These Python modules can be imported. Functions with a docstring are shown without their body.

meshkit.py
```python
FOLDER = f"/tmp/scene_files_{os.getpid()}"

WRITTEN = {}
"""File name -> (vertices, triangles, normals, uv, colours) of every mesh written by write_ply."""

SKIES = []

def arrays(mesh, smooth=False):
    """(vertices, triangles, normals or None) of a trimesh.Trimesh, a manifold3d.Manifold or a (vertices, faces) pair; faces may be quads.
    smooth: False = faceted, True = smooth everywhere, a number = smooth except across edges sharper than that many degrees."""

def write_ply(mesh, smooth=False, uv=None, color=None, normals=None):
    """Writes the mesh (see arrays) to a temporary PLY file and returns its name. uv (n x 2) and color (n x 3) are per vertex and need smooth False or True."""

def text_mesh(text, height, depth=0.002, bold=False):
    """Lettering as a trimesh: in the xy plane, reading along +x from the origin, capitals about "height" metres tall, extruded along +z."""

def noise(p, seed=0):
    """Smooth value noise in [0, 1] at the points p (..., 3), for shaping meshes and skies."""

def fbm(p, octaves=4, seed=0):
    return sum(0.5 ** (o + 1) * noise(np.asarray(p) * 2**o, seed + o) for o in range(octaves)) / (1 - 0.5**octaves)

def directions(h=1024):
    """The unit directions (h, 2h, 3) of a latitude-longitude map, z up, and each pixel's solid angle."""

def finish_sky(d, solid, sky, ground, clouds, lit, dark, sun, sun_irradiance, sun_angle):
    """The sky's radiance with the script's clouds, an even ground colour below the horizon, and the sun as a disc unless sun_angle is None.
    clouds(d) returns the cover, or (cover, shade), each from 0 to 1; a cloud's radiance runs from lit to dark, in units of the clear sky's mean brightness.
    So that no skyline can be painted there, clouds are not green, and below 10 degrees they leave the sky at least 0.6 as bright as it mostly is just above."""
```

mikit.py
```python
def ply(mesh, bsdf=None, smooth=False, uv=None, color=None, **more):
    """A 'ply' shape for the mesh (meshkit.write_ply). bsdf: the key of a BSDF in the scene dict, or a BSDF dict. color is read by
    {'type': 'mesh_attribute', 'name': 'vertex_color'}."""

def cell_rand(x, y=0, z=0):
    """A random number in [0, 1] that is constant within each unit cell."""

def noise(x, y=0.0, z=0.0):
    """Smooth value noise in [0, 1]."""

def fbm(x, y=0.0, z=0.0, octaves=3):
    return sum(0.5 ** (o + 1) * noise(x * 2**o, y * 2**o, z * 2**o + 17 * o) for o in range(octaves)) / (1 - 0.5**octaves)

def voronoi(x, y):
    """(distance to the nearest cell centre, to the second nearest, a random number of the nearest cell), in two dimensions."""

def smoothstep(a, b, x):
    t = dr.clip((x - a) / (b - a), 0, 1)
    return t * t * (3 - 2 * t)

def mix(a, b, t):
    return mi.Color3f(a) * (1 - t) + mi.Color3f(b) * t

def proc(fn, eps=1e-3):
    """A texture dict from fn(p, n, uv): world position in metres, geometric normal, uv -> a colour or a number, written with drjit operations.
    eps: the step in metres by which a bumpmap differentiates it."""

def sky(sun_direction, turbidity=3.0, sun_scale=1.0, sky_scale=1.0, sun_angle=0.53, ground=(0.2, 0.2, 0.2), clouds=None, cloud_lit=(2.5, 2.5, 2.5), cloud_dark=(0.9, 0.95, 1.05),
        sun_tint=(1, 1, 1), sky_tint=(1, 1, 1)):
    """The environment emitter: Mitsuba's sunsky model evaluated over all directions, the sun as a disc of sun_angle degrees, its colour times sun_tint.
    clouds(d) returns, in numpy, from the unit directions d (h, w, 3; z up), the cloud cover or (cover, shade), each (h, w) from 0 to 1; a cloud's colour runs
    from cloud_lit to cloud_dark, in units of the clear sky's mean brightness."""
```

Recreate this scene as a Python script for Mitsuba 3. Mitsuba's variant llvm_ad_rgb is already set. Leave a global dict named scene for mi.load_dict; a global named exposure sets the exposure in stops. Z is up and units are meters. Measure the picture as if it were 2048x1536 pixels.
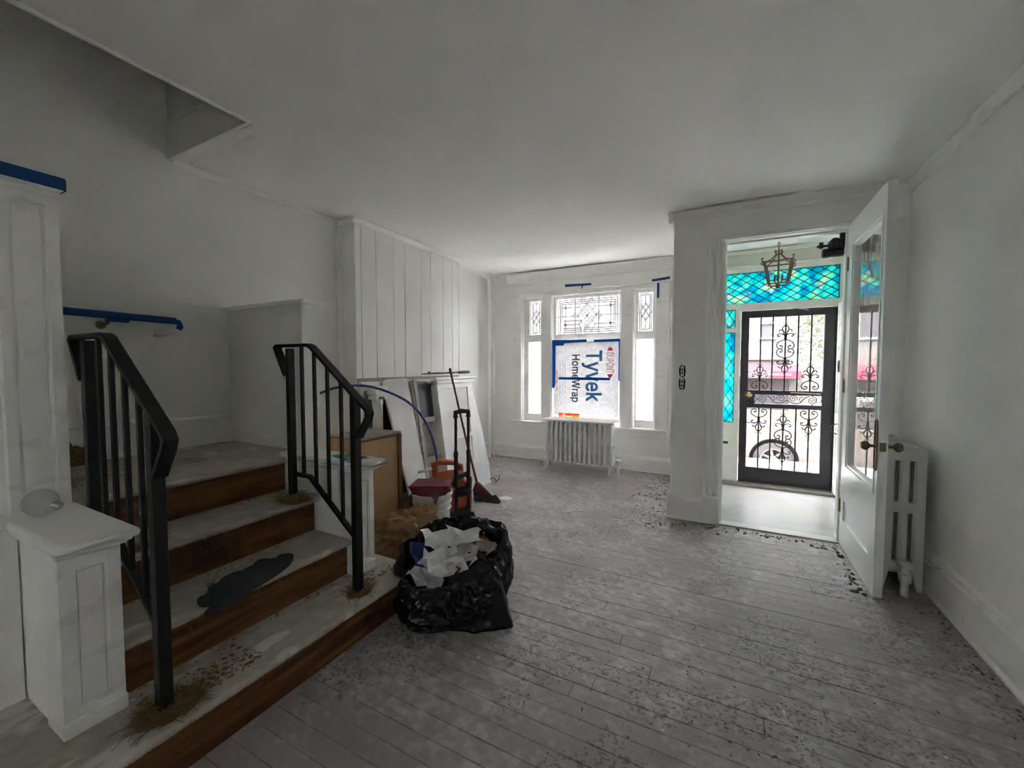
import math, random
import numpy as np
import trimesh
import drjit as dr
import mitsuba as mi
import mikit, meshkit
from mikit import noise, fbm, voronoi, cell_rand, smoothstep, mix
from shapely.geometry import Polygon, box as sbox, LineString, MultiLineString, Point
from shapely.ops import unary_union, polygonize
from shapely import affinity

T = mi.ScalarTransform4f
R = random.Random(7)
NR = np.random.RandomState(11)
scene, labels = {}, {}

# ------------------------------------------------------------------ camera, sky, exposure
exposure = 7.65
EYE = np.array([0.0, 0.0, 1.35])
yaw, pitch = math.radians(-27.7), math.radians(-2.53)
FWD = [math.sin(yaw) * math.cos(pitch), math.cos(yaw) * math.cos(pitch), math.sin(pitch)]
scene['camera'] = {'type': 'perspective', 'fov': 2 * math.degrees(math.atan(1024 / 823.5)), 'fov_axis': 'x', 'near_clip': 0.02, 'far_clip': 500.0,
                   'to_world': T().look_at(origin=EYE.tolist(), target=(EYE + np.array(FWD)).tolist(), up=[0, 0, 1])}


def cloud_cover(d):
    n = meshkit.fbm(d * 3.0 + 5.0, 4, 3)
    return np.clip(0.75 + 0.5 * (n - 0.5), 0, 1), np.clip(1.6 * (n - 0.45), 0, 1)


scene['sky'] = mikit.sky([-0.25, -0.5, 0.95], turbidity=4.0, sun_scale=0.10, sky_scale=1.0, ground=(0.3, 0.3, 0.3),
                         clouds=cloud_cover, cloud_lit=(1.82, 1.75, 1.66), cloud_dark=(1.14, 1.12, 1.12), sky_tint=(1.05, 1.0, 0.93))


# ------------------------------------------------------------------ materials
def two(b):
    return {'type': 'twosided', 'b': b}


def pr(col, rough=0.5, metal=0.0, spec=0.5, **k):
    c = col if isinstance(col, dict) else {'type': 'rgb', 'value': list(col)}
    r = rough if isinstance(rough, dict) else float(rough)
    return {'type': 'principled', 'base_color': c, 'roughness': r, 'metallic': metal, 'specular': spec, **k}


def bumped(b, fn, scale, eps=2e-3):
    return {'type': 'bumpmap', 'tex': mikit.proc(fn, eps), 'scale': scale, 'b': b}


def M(key, b):
    scene[key] = two(b)


def wall_col(p, n, uv):
    a = fbm(p.x * 2.1 + 3, p.y * 2.1, p.z * 2.1, 3)
    b = fbm(p.x * 23, p.y * 23, p.z * 23, 2)
    return mix((0.82, 0.825, 0.79), (0.88, 0.885, 0.85), a * 0.75 + b * 0.25)


def wall_bump(p, n, uv):
    return fbm(p.x * 9, p.y * 9, p.z * 9, 3) * 0.8 + 0.25 * noise(p.x * 70, p.y * 70, p.z * 70)


M('m_wall', bumped(pr(mikit.proc(wall_col), 0.8, spec=0.25), wall_bump, 0.006))
M('m_ceiling', pr(mikit.proc(lambda p, n, uv: mix((0.83, 0.835, 0.80), (0.88, 0.885, 0.85), fbm(p.x * 1.3, p.y * 1.3, 7, 4))), 0.75, spec=0.25))
M('m_trim', pr((0.84, 0.843, 0.815), 0.42))


def old_paint(p, n, uv):
    a = fbm(p.x * 6, p.y * 6, p.z * 6, 3)
    d = smoothstep(0.66, 0.74, fbm(p.x * 14 + 9, p.y * 14, p.z * 14, 3))
    return mix(mix((0.79, 0.79, 0.76), (0.86, 0.86, 0.84), a), (0.45, 0.42, 0.37), d * 0.2)


M('m_oldpaint', pr(mikit.proc(old_paint), 0.5))
M('m_door', pr((0.80, 0.81, 0.80), 0.3))
M('m_iron', pr((0.008, 0.009, 0.010), 0.42, spec=0.35))
M('m_blackpaint', pr((0.02, 0.017, 0.02), 0.4))
M('m_black', pr((0.015, 0.015, 0.016), 0.5))
M('m_rubber', pr((0.02, 0.02, 0.02), 0.8, spec=0.3))
M('m_bag', pr((0.005, 0.005, 0.006), 0.23, spec=0.45))
M('m_cap', pr((0.03, 0.034, 0.038), 0.75, spec=0.3, sheen=0.4))
M('m_soot', pr((0.045, 0.04, 0.036), 0.9, spec=0.1))
M('m_void', pr((0.004, 0.004, 0.004), 0.9, spec=0.0))


def floor_col(p, n, uv):
    row = dr.floor(p.y / 0.083)
    tone = cell_rand(row, dr.floor(p.x / 1.7 + cell_rand(row, 5) * 3), 2)
    grain = fbm(p.x * 4, p.y * 70, 1, 3)
    base = mix((0.150, 0.128, 0.126), (0.225, 0.200, 0.198), 0.4 * tone + 0.6 * grain)
    base = mix(base, (0.23, 0.155, 0.14), 0.35 * smoothstep(0.5, 0.75, fbm(p.x * 1.4 + 4, p.y * 1.4, 3, 4)))
    blot = fbm(p.x * 3.1, p.y * 3.1, 8, 4)
    fine = fbm(p.x * 34, p.y * 34, 2, 4)
    mid = fbm(p.x * 11 + 3, p.y * 11, 5, 4)
    scr = fbm(p.x * 9 + 5 * mid, p.y * 38 + p.x * 22, 3, 3)
    grit = smoothstep(0.30, 0.70, fine * 0.6 + mid * 0.15 + scr * 0.25)
    # plaster dust trodden in, alike over the whole floor
    dust = 0.24 + 0.36 * smoothstep(0.40, 0.68, blot * 0.45 + mid * 0.15 + fine * 0.25 + scr * 0.15) * (0.3 + 0.7 * grit)
    c = mix(base, (0.60, 0.59, 0.57), dr.clip(dust, 0, 0.92))
    speck = smoothstep(0.66, 0.74, noise(p.x * 95, p.y * 120, 3)) * smoothstep(0.42, 0.6, fbm(p.x * 4, p.y * 4, 12, 3))
    return mix(c, (0.09, 0.08, 0.075), speck * 0.6)


M('m_floor', pr(mikit.proc(floor_col), 0.55, spec=0.4))
M('m_subfloor', pr((0.05, 0.045, 0.04), 0.9))


def tread_col(p, n, uv):
    g = fbm(p.x * 40, p.y * 4, p.z * 6, 3)
    f = fbm(p.x * 30, p.y * 30, 5, 4)
    c = mix((0.27, 0.235, 0.19), (0.47, 0.45, 0.40), 0.5 * g + 0.6 * f)
    c = mix(c, (0.60, 0.58, 0.54), smoothstep(0.60, 0.70, fbm(p.x * 9, p.y * 5, p.z * 3, 4)) * 0.8)
    return mix(c, (0.16, 0.14, 0.07), smoothstep(0.62, 0.72, fbm(p.x * 4 + 8, p.y * 4, p.z * 4 + 2, 4)) * 0.6)


M('m_tread', pr(mikit.proc(tread_col), 0.7, spec=0.3))


def riser_col(p, n, uv):
    g = fbm(p.y * 3.5 + 0.4 * noise(p.y * 3, p.z * 9), p.z * 34, p.x * 2, 4)
    c = mix((0.060, 0.024, 0.009), (0.165, 0.070, 0.021), smoothstep(0.25, 0.75, g))
    return mix(c, (0.028, 0.013, 0.010), smoothstep(0.52, 0.72, fbm(p.y * 4, p.z * 4, 9, 4)) * 0.8)


M('m_riser', pr(mikit.proc(riser_col), 0.5))


def box_col(p, n, uv):
    g = fbm(p.x * 9, p.y * 9, p.z * 1.6, 4)
    return mix((0.40, 0.235, 0.105), (0.56, 0.36, 0.19), g)


M('m_boxwood', pr(mikit.proc(box_col), 0.5))
M('m_boxedge', pr((0.17, 0.075, 0.035), 0.5))
M('m_greytop', pr(mikit.proc(lambda p, n, uv: mix((0.20, 0.18, 0.16), (0.38, 0.36, 0.33), fbm(p.x * 12, p.y * 30, 1, 4))), 0.8))
M('m_boardwhite', pr(mikit.proc(lambda p, n, uv: mix((0.55, 0.54, 0.50), (0.70, 0.69, 0.66), fbm(p.y * 6, p.z * 6, 3, 4))), 0.5))
M('m_sheetwhite', pr((0.74, 0.75, 0.76), 0.35))
M('m_greywood', pr(mikit.proc(lambda p, n, uv: mix((0.30, 0.28, 0.26), (0.46, 0.44, 0.41), fbm(p.y * 5, p.z * 25, 3, 4))), 0.7))
M('m_darkmetal', pr((0.055, 0.055, 0.06), 0.4, metal=0.4))
M('m_coverwhite', pr((0.85, 0.85, 0.82), 0.45))
M('m_radiator', pr(mikit.proc(lambda p, n, uv: mix((0.68, 0.68, 0.665), (0.80, 0.80, 0.785), fbm(p.x * 30, p.y * 30, p.z * 8, 3))), 0.45))


M('m_radiatordull', pr((0.50, 0.50, 0.49), 0.5))
M('m_cream', pr((0.56, 0.55, 0.47), 0.5))
M('m_creamtrim', pr((0.66, 0.65, 0.59), 0.45))


def tile_col(p, n, uv):
    u = p.x / 0.026
    v = p.y / 0.0225
    row = dr.floor(v)
    fu = u + 0.5 * (row - 2 * dr.floor(row / 2))
    ex = fu - dr.floor(fu) - 0.5
    ey = v - row - 0.5
    r = dr.sqrt(ex * ex + ey * ey * 0.75)
    grout = smoothstep(0.40, 0.47, r)
    dirt = smoothstep(0.4, 0.66, fbm(p.x * 4, p.y * 4, 2, 4))
    inside = smoothstep(0.0, 0.02, dr.minimum(dr.minimum(p.x + 0.17, 0.93 - p.x), dr.minimum(p.y - 4.13, 5.12 - p.y)))
    c = mix((0.36, 0.357, 0.35), (0.15, 0.147, 0.143), grout * inside * (0.35 + 0.65 * dirt))
    return mix(c, (0.33, 0.30, 0.255), 0.5 * smoothstep(0.5, 0.7, fbm(p.x * 3 + 5, p.y * 3, 5, 4)))


M('m_tile', pr(mikit.proc(tile_col), 0.28))
M('m_marble', pr((0.50, 0.495, 0.48), 0.35))
M('m_slate', pr(mikit.proc(lambda p, n, uv: mix((0.10, 0.095, 0.085), (0.25, 0.235, 0.21), fbm(p.x * 14, p.y * 14, p.z * 14, 4))), 0.7))
M('m_tape', pr((0.012, 0.058, 0.20), 0.6, spec=0.3))
scene['m_tapethin'] = {'type': 'principledthin', 'base_color': {'type': 'rgb', 'value': [0.02, 0.17, 0.55]}, 'roughness': 0.6, 'diff_trans': 0.8}
M('m_brass', pr((0.72, 0.53, 0.22), 0.3, metal=1.0))
M('m_oldbrass', pr((0.20, 0.15, 0.09), 0.4, metal=0.8))
M('m_bronze', pr((0.16, 0.10, 0.065), 0.42, metal=0.6))
M('m_steel', pr((0.45, 0.45, 0.46), 0.3, metal=1.0))
M('m_orange', pr((0.40, 0.085, 0.028), 0.42))
M('m_maroon', pr((0.105, 0.013, 0.028), 0.4))
M('m_bluepipe', pr((0.025, 0.06, 0.27), 0.35))
M('m_bucket', pr((0.62, 0.63, 0.60), 0.4))
M('m_paper', pr((0.72, 0.72, 0.72), 0.8, spec=0.2))
M('m_film', pr((0.42, 0.43, 0.45), 0.35))
M('m_kraft', pr(mikit.proc(lambda p, n, uv: mix((0.20, 0.115, 0.06), (0.38, 0.24, 0.125), fbm(p.x * 14, p.y * 14, p.z * 14, 3))), 0.75, spec=0.25))
M('m_fuzz', pr(mikit.proc(lambda p, n, uv: mix((0.07, 0.05, 0.024), (0.27, 0.18, 0.09), noise(p.x * 120, p.y * 120, p.z * 120))), 0.95, spec=0.1))
M('m_debris', pr((0.085, 0.078, 0.066), 0.9, spec=0.1))
M('m_chip', pr((0.70, 0.69, 0.66), 0.7, spec=0.2))
M('m_navy', pr((0.02, 0.04, 0.14), 0.6))
M('m_news', pr((0.36, 0.31, 0.29), 0.8))
M('m_red', pr((0.45, 0.06, 0.05), 0.5))
M('m_flyer', pr(mikit.proc(lambda p, n, uv: mix(mix((0.05, 0.05, 0.05), (0.06, 0.27, 0.13), smoothstep(-1.86, -1.875, p.x + 0.25 * (p.y - 1.6))), (0.45, 0.47, 0.45), smoothstep(0.72, 0.74, noise(p.x * 45, p.y * 22, 1)))), 0.35))
scene['m_glass'] = {'type': 'thindielectric', 'int_ior': 1.5}
scene['m_bulbglass'] = {'type': 'principledthin', 'base_color': {'type': 'rgb', 'value': [0.85, 0.85, 0.85]}, 'roughness': 0.12, 'spec_trans': 0.78, 'eta': 1.5, 'diff_trans': 1.0}
scene['m_frost'] = {'type': 'principledthin', 'base_color': {'type': 'rgb', 'value': [0.95, 0.95, 0.97]}, 'roughness': 0.4, 'diff_trans': 1.85}


def wrap_col(p, n, uv):
    f = fbm(p.x * 30, p.y, p.z * 30, 3)
    return mix((0.72, 0.73, 0.75), (0.88, 0.88, 0.88), smoothstep(0.25, 0.75, f))


scene['m_wrap'] = {'type': 'principledthin', 'base_color': mikit.proc(wrap_col), 'roughness': 0.5, 'diff_trans': 0.125}
scene['m_wrapblue'] = {'type': 'principledthin', 'base_color': {'type': 'rgb', 'value': [0.20, 0.40, 0.60]}, 'roughness': 0.6, 'diff_trans': 1.5}
scene['m_wrapdark'] = {'type': 'principledthin', 'base_color': {'type': 'rgb', 'value': [0.20, 0.28, 0.36]}, 'roughness': 0.6, 'diff_trans': 1.4}
scene['m_wrapred'] = {'type': 'principledthin', 'base_color': {'type': 'rgb', 'value': [0.75, 0.22, 0.22]}, 'roughness': 0.6, 'diff_trans': 1.6}
scene['m_wraporange'] = {'type': 'principledthin', 'base_color': {'type': 'rgb', 'value': [0.85, 0.28, 0.06]}, 'roughness': 0.6, 'diff_trans': 1.4}


def teal(p, n, uv):
    a = fbm(p.x * 13 + 1, p.z * 11, 2, 3)
    b = fbm(p.x * 10 + 20, p.z * 9, 9, 3)
    c = mix((0.00, 0.17, 0.33), (0.00, 0.42, 0.40), smoothstep(0.30, 0.50, a))
    c = mix(c, (0.06, 0.52, 0.36), smoothstep(0.50, 0.72, a))
    return mix(c, (0.36, 0.50, 0.20), smoothstep(0.62, 0.80, b) * 0.7)


scene['m_teal'] = {'type': 'principledthin', 'base_color': mikit.proc(teal), 'roughness': 0.35, 'diff_trans': 1.15}
M('m_came', pr((0.03, 0.035, 0.035), 0.6))
M('m_lead', pr((0.10, 0.10, 0.10), 0.5, metal=0.5))


# ------------------------------------------------------------------ mesh helpers
_CORN = np.array([[x, y, z] for x in (-1, 1) for y in (-1, 1) for z in (-1, 1)], float)
_t = []
for c_ in _CORN:
    for k_ in range(3):
        q_ = c_ * 1.0
        q_[k_] *= 1.0
        w_ = np.full(3, 0.8)
        w_[k_] = 1.0
        _t.append(c_ * w_)
_t = np.array(_t)
_hull = trimesh.convex.convex_hull(_t)
_CF = None
if len(_hull.vertices) == 24:
    _idx = [int(np.argmin(np.linalg.norm(_t - v, axis=1))) for v in _hull.vertices]
    _CF = np.array(_idx)[_hull.faces]
_PLAINBOX = trimesh.creation.box(extents=(2, 2, 2))


def bx(x0, x1, y0, y1, z0, z1, c=0.0):
    """A box, its edges chamfered by c."""
    lo, hi = np.minimum((x0, y0, z0), (x1, y1, z1)), np.maximum((x0, y0, z0), (x1, y1, z1))
    mid, half = (lo + hi) / 2, (hi - lo) / 2
    if c <= 0:
        return trimesh.Trimesh(_PLAINBOX.vertices * half + mid, _PLAINBOX.faces, process=False)
    c = min(c, 0.45 * half.min() * 2)
    v = []
    for s in _CORN:
        for k in range(3):
            h = half - c
            h = h.copy()
            h[k] = half[k]
            v.append(s * h)
    return trimesh.Trimesh(np.array(v) + mid, _CF, process=False)


def cat(*ms):
    ms = [m for m in ms if m is not None]
    return trimesh.util.concatenate(ms) if len(ms) > 1 else ms[0]


def extr(poly, plane, a, b):
    """A shapely polygon extruded: plane 'xz' from y=a to b, 'yz' from x=a to b, 'xy' from z=a to b."""
    out = []
    for g in getattr(poly, 'geoms', [poly]):
        if g.area < 1e-9:
            continue
        m = trimesh.creation.extrude_polygon(g, b - a, engine='earcut')
        v = np.array(m.vertices)
        v[:, 2] += a
        f = np.array(m.faces)
        if plane == 'xz':
            v = v[:, [0, 2, 1]]
            f = f[:, ::-1]
        elif plane == 'yz':
            v = v[:, [2, 0, 1]]
        out.append(trimesh.Trimesh(v, f, process=False))
    return cat(*out)


def sheet(poly, plane, at):
    """A single flat sheet of a polygon."""
    v, f = trimesh.creation.triangulate_polygon(poly, engine='earcut')
    v3 = np.column_stack([v, np.full(len(v), at)])
    if plane == 'xz':
        v3 = v3[:, [0, 2, 1]]
    elif plane == 'yz':
        v3 = v3[:, [2, 0, 1]]
    return trimesh.Trimesh(v3, f, process=False)


def frame_of(p):
    t = np.gradient(p, axis=0)
    t /= np.linalg.norm(t, axis=1, keepdims=True) + 1e-12
    a = np.zeros_like(p)
    r = np.array([0, 0, 1.0]) if abs(t[0, 2]) < 0.9 else np.array([1.0, 0, 0])
    a0 = np.cross(t[0], r)
    a[0] = a0 / np.linalg.norm(a0)
    for i in range(1, len(p)):
        x = a[i - 1] - t[i] * (a[i - 1] @ t[i])
        n_ = np.linalg.norm(x)
        a[i] = x / n_ if n_ > 1e-9 else a[i - 1]
    return t, a, np.cross(t, a)


def tube(pts, r, sides=10, cap=True, squash=1.0):
    p = np.asarray(pts, float)
    r = np.broadcast_to(np.asarray(r, float), (len(p),))
    t, a, b = frame_of(p)
    ang = np.arange(sides) * 2 * np.pi / sides
    v = p[:, None] + r[:, None, None] * (np.cos(ang)[None, :, None] * a[:, None] + squash * np.sin(ang)[None, :, None] * b[:, None])
    n = len(p)
    f = []
    for i in range(n - 1):
        for j in range(sides):
            k = (j + 1) % sides
            A, B, C_, D = i * sides + j, i * sides + k, (i + 1) * sides + k, (i + 1) * sides + j
            f += [[A, B, C_], [A, C_, D]]
    v = v.reshape(-1, 3)
    if cap:
        v = np.vstack([v, p[:1], p[-1:]])
        for j in range(sides):
            k = (j + 1) % sides
            f.append([len(v) - 2, k, j])
            f.append([len(v) - 1, (n - 1) * sides + j, (n - 1) * sides + k])
    return trimesh.Trimesh(v, np.array(f), process=False)


def rod(a, b, r, sides=10):
    return tube([a, b], r, sides)


def flatbar(pts, w, h, axis=(0, 1, 0)):
    """A bar of rectangular section (w along axis, h across) swept along pts with mitred corners."""
    p = np.asarray(pts, float)
    ax = np.asarray(axis, float)
    n = len(p)
    d = np.diff(p, axis=0)
    d /= np.linalg.norm(d, axis=1, keepdims=True)
    V = []
    for i in range(n):
        d0 = d[max(i - 1, 0)]
        d1 = d[min(i, n - 2)]
        n0, n1 = np.cross(ax, d0), np.cross(ax, d1)
        m_ = n0 + n1
        m_ /= np.linalg.norm(m_)
        k = 1.0 / max(m_ @ n1, 0.4)
        for s, q in ((-1, -1), (1, -1), (1, 1), (-1, 1)):
            V.append(p[i] + ax * s * w / 2 + m_ * k * q * h / 2)
    f = []
    for i in range(n - 1):
        for j in range(4):
            k = (j + 1) % 4
            A, B, C_, D = i * 4 + j, i * 4 + k, (i + 1) * 4 + k, (i + 1) * 4 + j
            f += [[A, C_, B], [A, D, C_]]
    f += [[0, 1, 2], [0, 2, 3]]
    e = (n - 1) * 4
    f += [[e, e + 2, e + 1], [e, e + 3, e + 2]]
    m = trimesh.Trimesh(np.array(V), np.array(f), process=False)
    if m.volume < 0:
        m.invert()
    return m


def lathe(profile, at=(0, 0, 0), sides=32, axis='z'):
    """(radius, height) pairs turned about an axis through at."""
    m = trimesh.creation.revolve(np.asarray(profile, float), sections=sides)
    v = np.array(m.vertices)
    f = m.faces
    if axis == 'x':
        v = v[:, [2, 0, 1]]
    elif axis == 'y':
        v = v[:, [1, 2, 0]]
    return trimesh.Trimesh(v + np.asarray(at), f, process=False)


def prism_profile(prof, axis, a, b):
    """A closed 2-D profile run along an axis: 'x' -> profile (y, z); 'y' -> profile (x, z)."""
    return extr(Polygon(prof), 'yz' if axis == 'x' else 'xz', a, b)


def grid_mesh(fn, nu, nv):
    u, v = np.meshgrid(np.linspace(0, 1, nu), np.linspace(0, 1, nv), indexing='ij')
    P = fn(u.ravel(), v.ravel())
    i, j = np.meshgrid(np.arange(nu - 1), np.arange(nv - 1), indexing='ij')
    a = (i * nv + j).ravel()
    f = np.vstack([np.stack([a, a + nv, a + nv + 1], 1), np.stack([a, a + nv + 1, a + 1], 1)])
    return trimesh.Trimesh(P, f, process=False)


def jig(m, amp, freq, seed=0):
    """Displaces a mesh along its normals by noise."""
    m = m.copy()
    m.merge_vertices()
    n = m.vertex_normals
    m.vertices = m.vertices + n * ((meshkit.fbm(m.vertices * freq, 3, seed) - 0.5) * 2 * amp)[:, None]
    return m


def numbered(key):
    if key not in scene and not any(k.startswith(key + '__') for k in scene):
        return key
    i = 1
    while f'{key}_{i:03d}' in scene or any(k.startswith(f'{key}_{i:03d}__') for k in scene):
        i += 1
    return f'{key}_{i:03d}'


def thing(name, label, cat_=None, group=None, kind=None):
    key = name if kind == 'structure' else numbered(name)
    labels[key] = {'label': label}
    if cat_:
        labels[key]['category'] = cat_
    if group:
        labels[key]['group'] = group
    if kind:
        labels[key]['kind'] = kind
    return key


_count = {}


def part(parent, name, mesh, mat, smooth=False, label=None, kind=None, **k):
    base = f'{parent}__{name}'
    i = _count.get(base, 0)
    _count[base] = i + 1
    key = base if i == 0 else f'{base}_{i:03d}'
    scene[key] = mikit.ply(mesh, mat, smooth, **k)
    if label or kind:
        labels[key] = {}
        if label:
            labels[key]['label'] = label
        if kind:
            labels[key]['kind'] = kind
    return key


def single(name, mesh, mat, label, cat_=None, group=None, kind=None, smooth=False):
    key = thing(name, label, cat_, group, kind)
    scene[key] = mikit.ply(mesh, mat, smooth)
    return key


def struct(name, mesh, mat, label, smooth=False):
    return single(name, mesh, mat, label, None, None, 'structure', smooth)


# ------------------------------------------------------------------ room shell
XL, XR, YF, YR = -3.24, 1.10, 5.40, -2.9


def zc(x):
    x = np.asarray(x, float)
    return np.where(x < 0, 2.662 - 0.0105 * x, 2.662 - 0.0105 * x - 0.035 * x * x)


# floor: strip boards running across the room
fl = struct('floor', bx(XL - 0.1, XR + 0.1, YR, YF + 0.05, -0.12, -0.018), 'm_subfloor', 'worn wooden strip floor grey with plaster dust')
W = 0.083
rows = int((3.87 - YR) / W) + 1
npl = 0
y = 3.87
row = 0
while y > 0.0:
    x = XL
    while x < XR - 0.01:
        L = R.uniform(1.0, 2.6) if row % 2 else R.uniform(1.4, 3.0)
        x1 = min(x + L, XR)
        if XR - x1 < 0.35:
            x1 = XR
        part(fl, 'plank', bx(x + 0.0006, x1 - 0.0006, y - W + 0.0008, y - 0.0008, -0.018, R.uniform(-0.0009, 0.0004), 0.0014), 'm_floor')
        x = x1
    y -= W
    row += 1
part(fl, 'plank', bx(XL, XR, YR, y, -0.018, 0.0, 0.001), 'm_floor')
y = 3.87
while y < YF - 0.01:
    x = XL
    while x < -0.32:
        x1 = min(x + R.uniform(0.9, 2.3), -0.32)
        if -0.32 - x1 < 0.3:
            x1 = -0.32
        part(fl, 'plank', bx(x + 0.0006, x1 - 0.0006, y + 0.0008, min(y + W, YF) - 0.0008, -0.018, R.uniform(-0.0009, 0.0004), 0.0014), 'm_floor')
        x = x1
    y += W

struct('wall_right', bx(XR, XR + 0.14, YR, YF + 0.2, -0.1, 2.8), 'm_wall', 'long white plaster wall on the right')
struct('wall_left', bx(XL - 0.16, XL, YR, YF + 0.2, -0.1, 5.2), 'm_wall', 'white plaster wall along the stairs')

# window wall, with the window opening and the vestibule's front opening
hole_w = sbox(-2.69, 0.545, -0.79, 2.34)
hole_v = sbox(-0.28, 0.0, 1.08, 2.44)
wf = sbox(XL, -0.1, XR + 0.14, 2.85).difference(unary_union([hole_w, sbox(-0.28, -0.2, 1.08, 2.44)]))
struct('wall_front', extr(wf, 'xz', YF, YF + 0.22), 'm_wall', 'white wall around the front window')
# rear wall with a window that lights the near end of the room
rear = sbox(XL, -0.1, XR + 0.14, 2.85).difference(sbox(0.1, 1.35, 0.55, 1.95))
struct('wall_rear', extr(rear, 'xz', YR - 0.14, YR), 'm_wall', 'rear wall with a window')
w9 = thing('window_4', 'plain window in the rear wall', kind='structure')
fr = sbox(0.1, 1.35, 0.55, 1.95).difference(unary_union([sbox(0.15, 1.4, 0.5, 1.62), sbox(0.15, 1.67, 0.5, 1.9)]))
part(w9, 'sash', extr(fr, 'xz', YR - 0.09, YR - 0.04), 'm_trim')
part(w9, 'glass_pane', sheet(sbox(0.14, 1.39, 0.51, 1.63), 'xz', YR - 0.065), 'm_glass')
part(w9, 'glass_pane', sheet(sbox(0.14, 1.66, 0.51, 1.91), 'xz', YR - 0.065), 'm_glass')


def ceil_piece(x0, x1, y0, y1, nx, ny):
    def f(u, v):
        x_, y_ = x0 + (x1 - x0) * u, y0 + (y1 - y0) * v
        w = 0.012 * (meshkit.fbm(np.stack([x_ * 0.9, y_ * 1.6, 0 * x_], -1), 3, 5) - 0.5) * np.clip((x_ - XL) * 4, 0, 1) * np.clip((XR - x_) * 4, 0, 1) * np.clip((YF - y_) * 3, 0, 1)
        e = np.clip(np.abs(x_ + 2.36) * 3, 0, 1) * np.clip(np.abs(y_ - 1.38) * 3, 0, 1)
        return np.stack([x_, y_, zc(x_) + w * e], -1)
    return grid_mesh(f, nx, ny)


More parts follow.
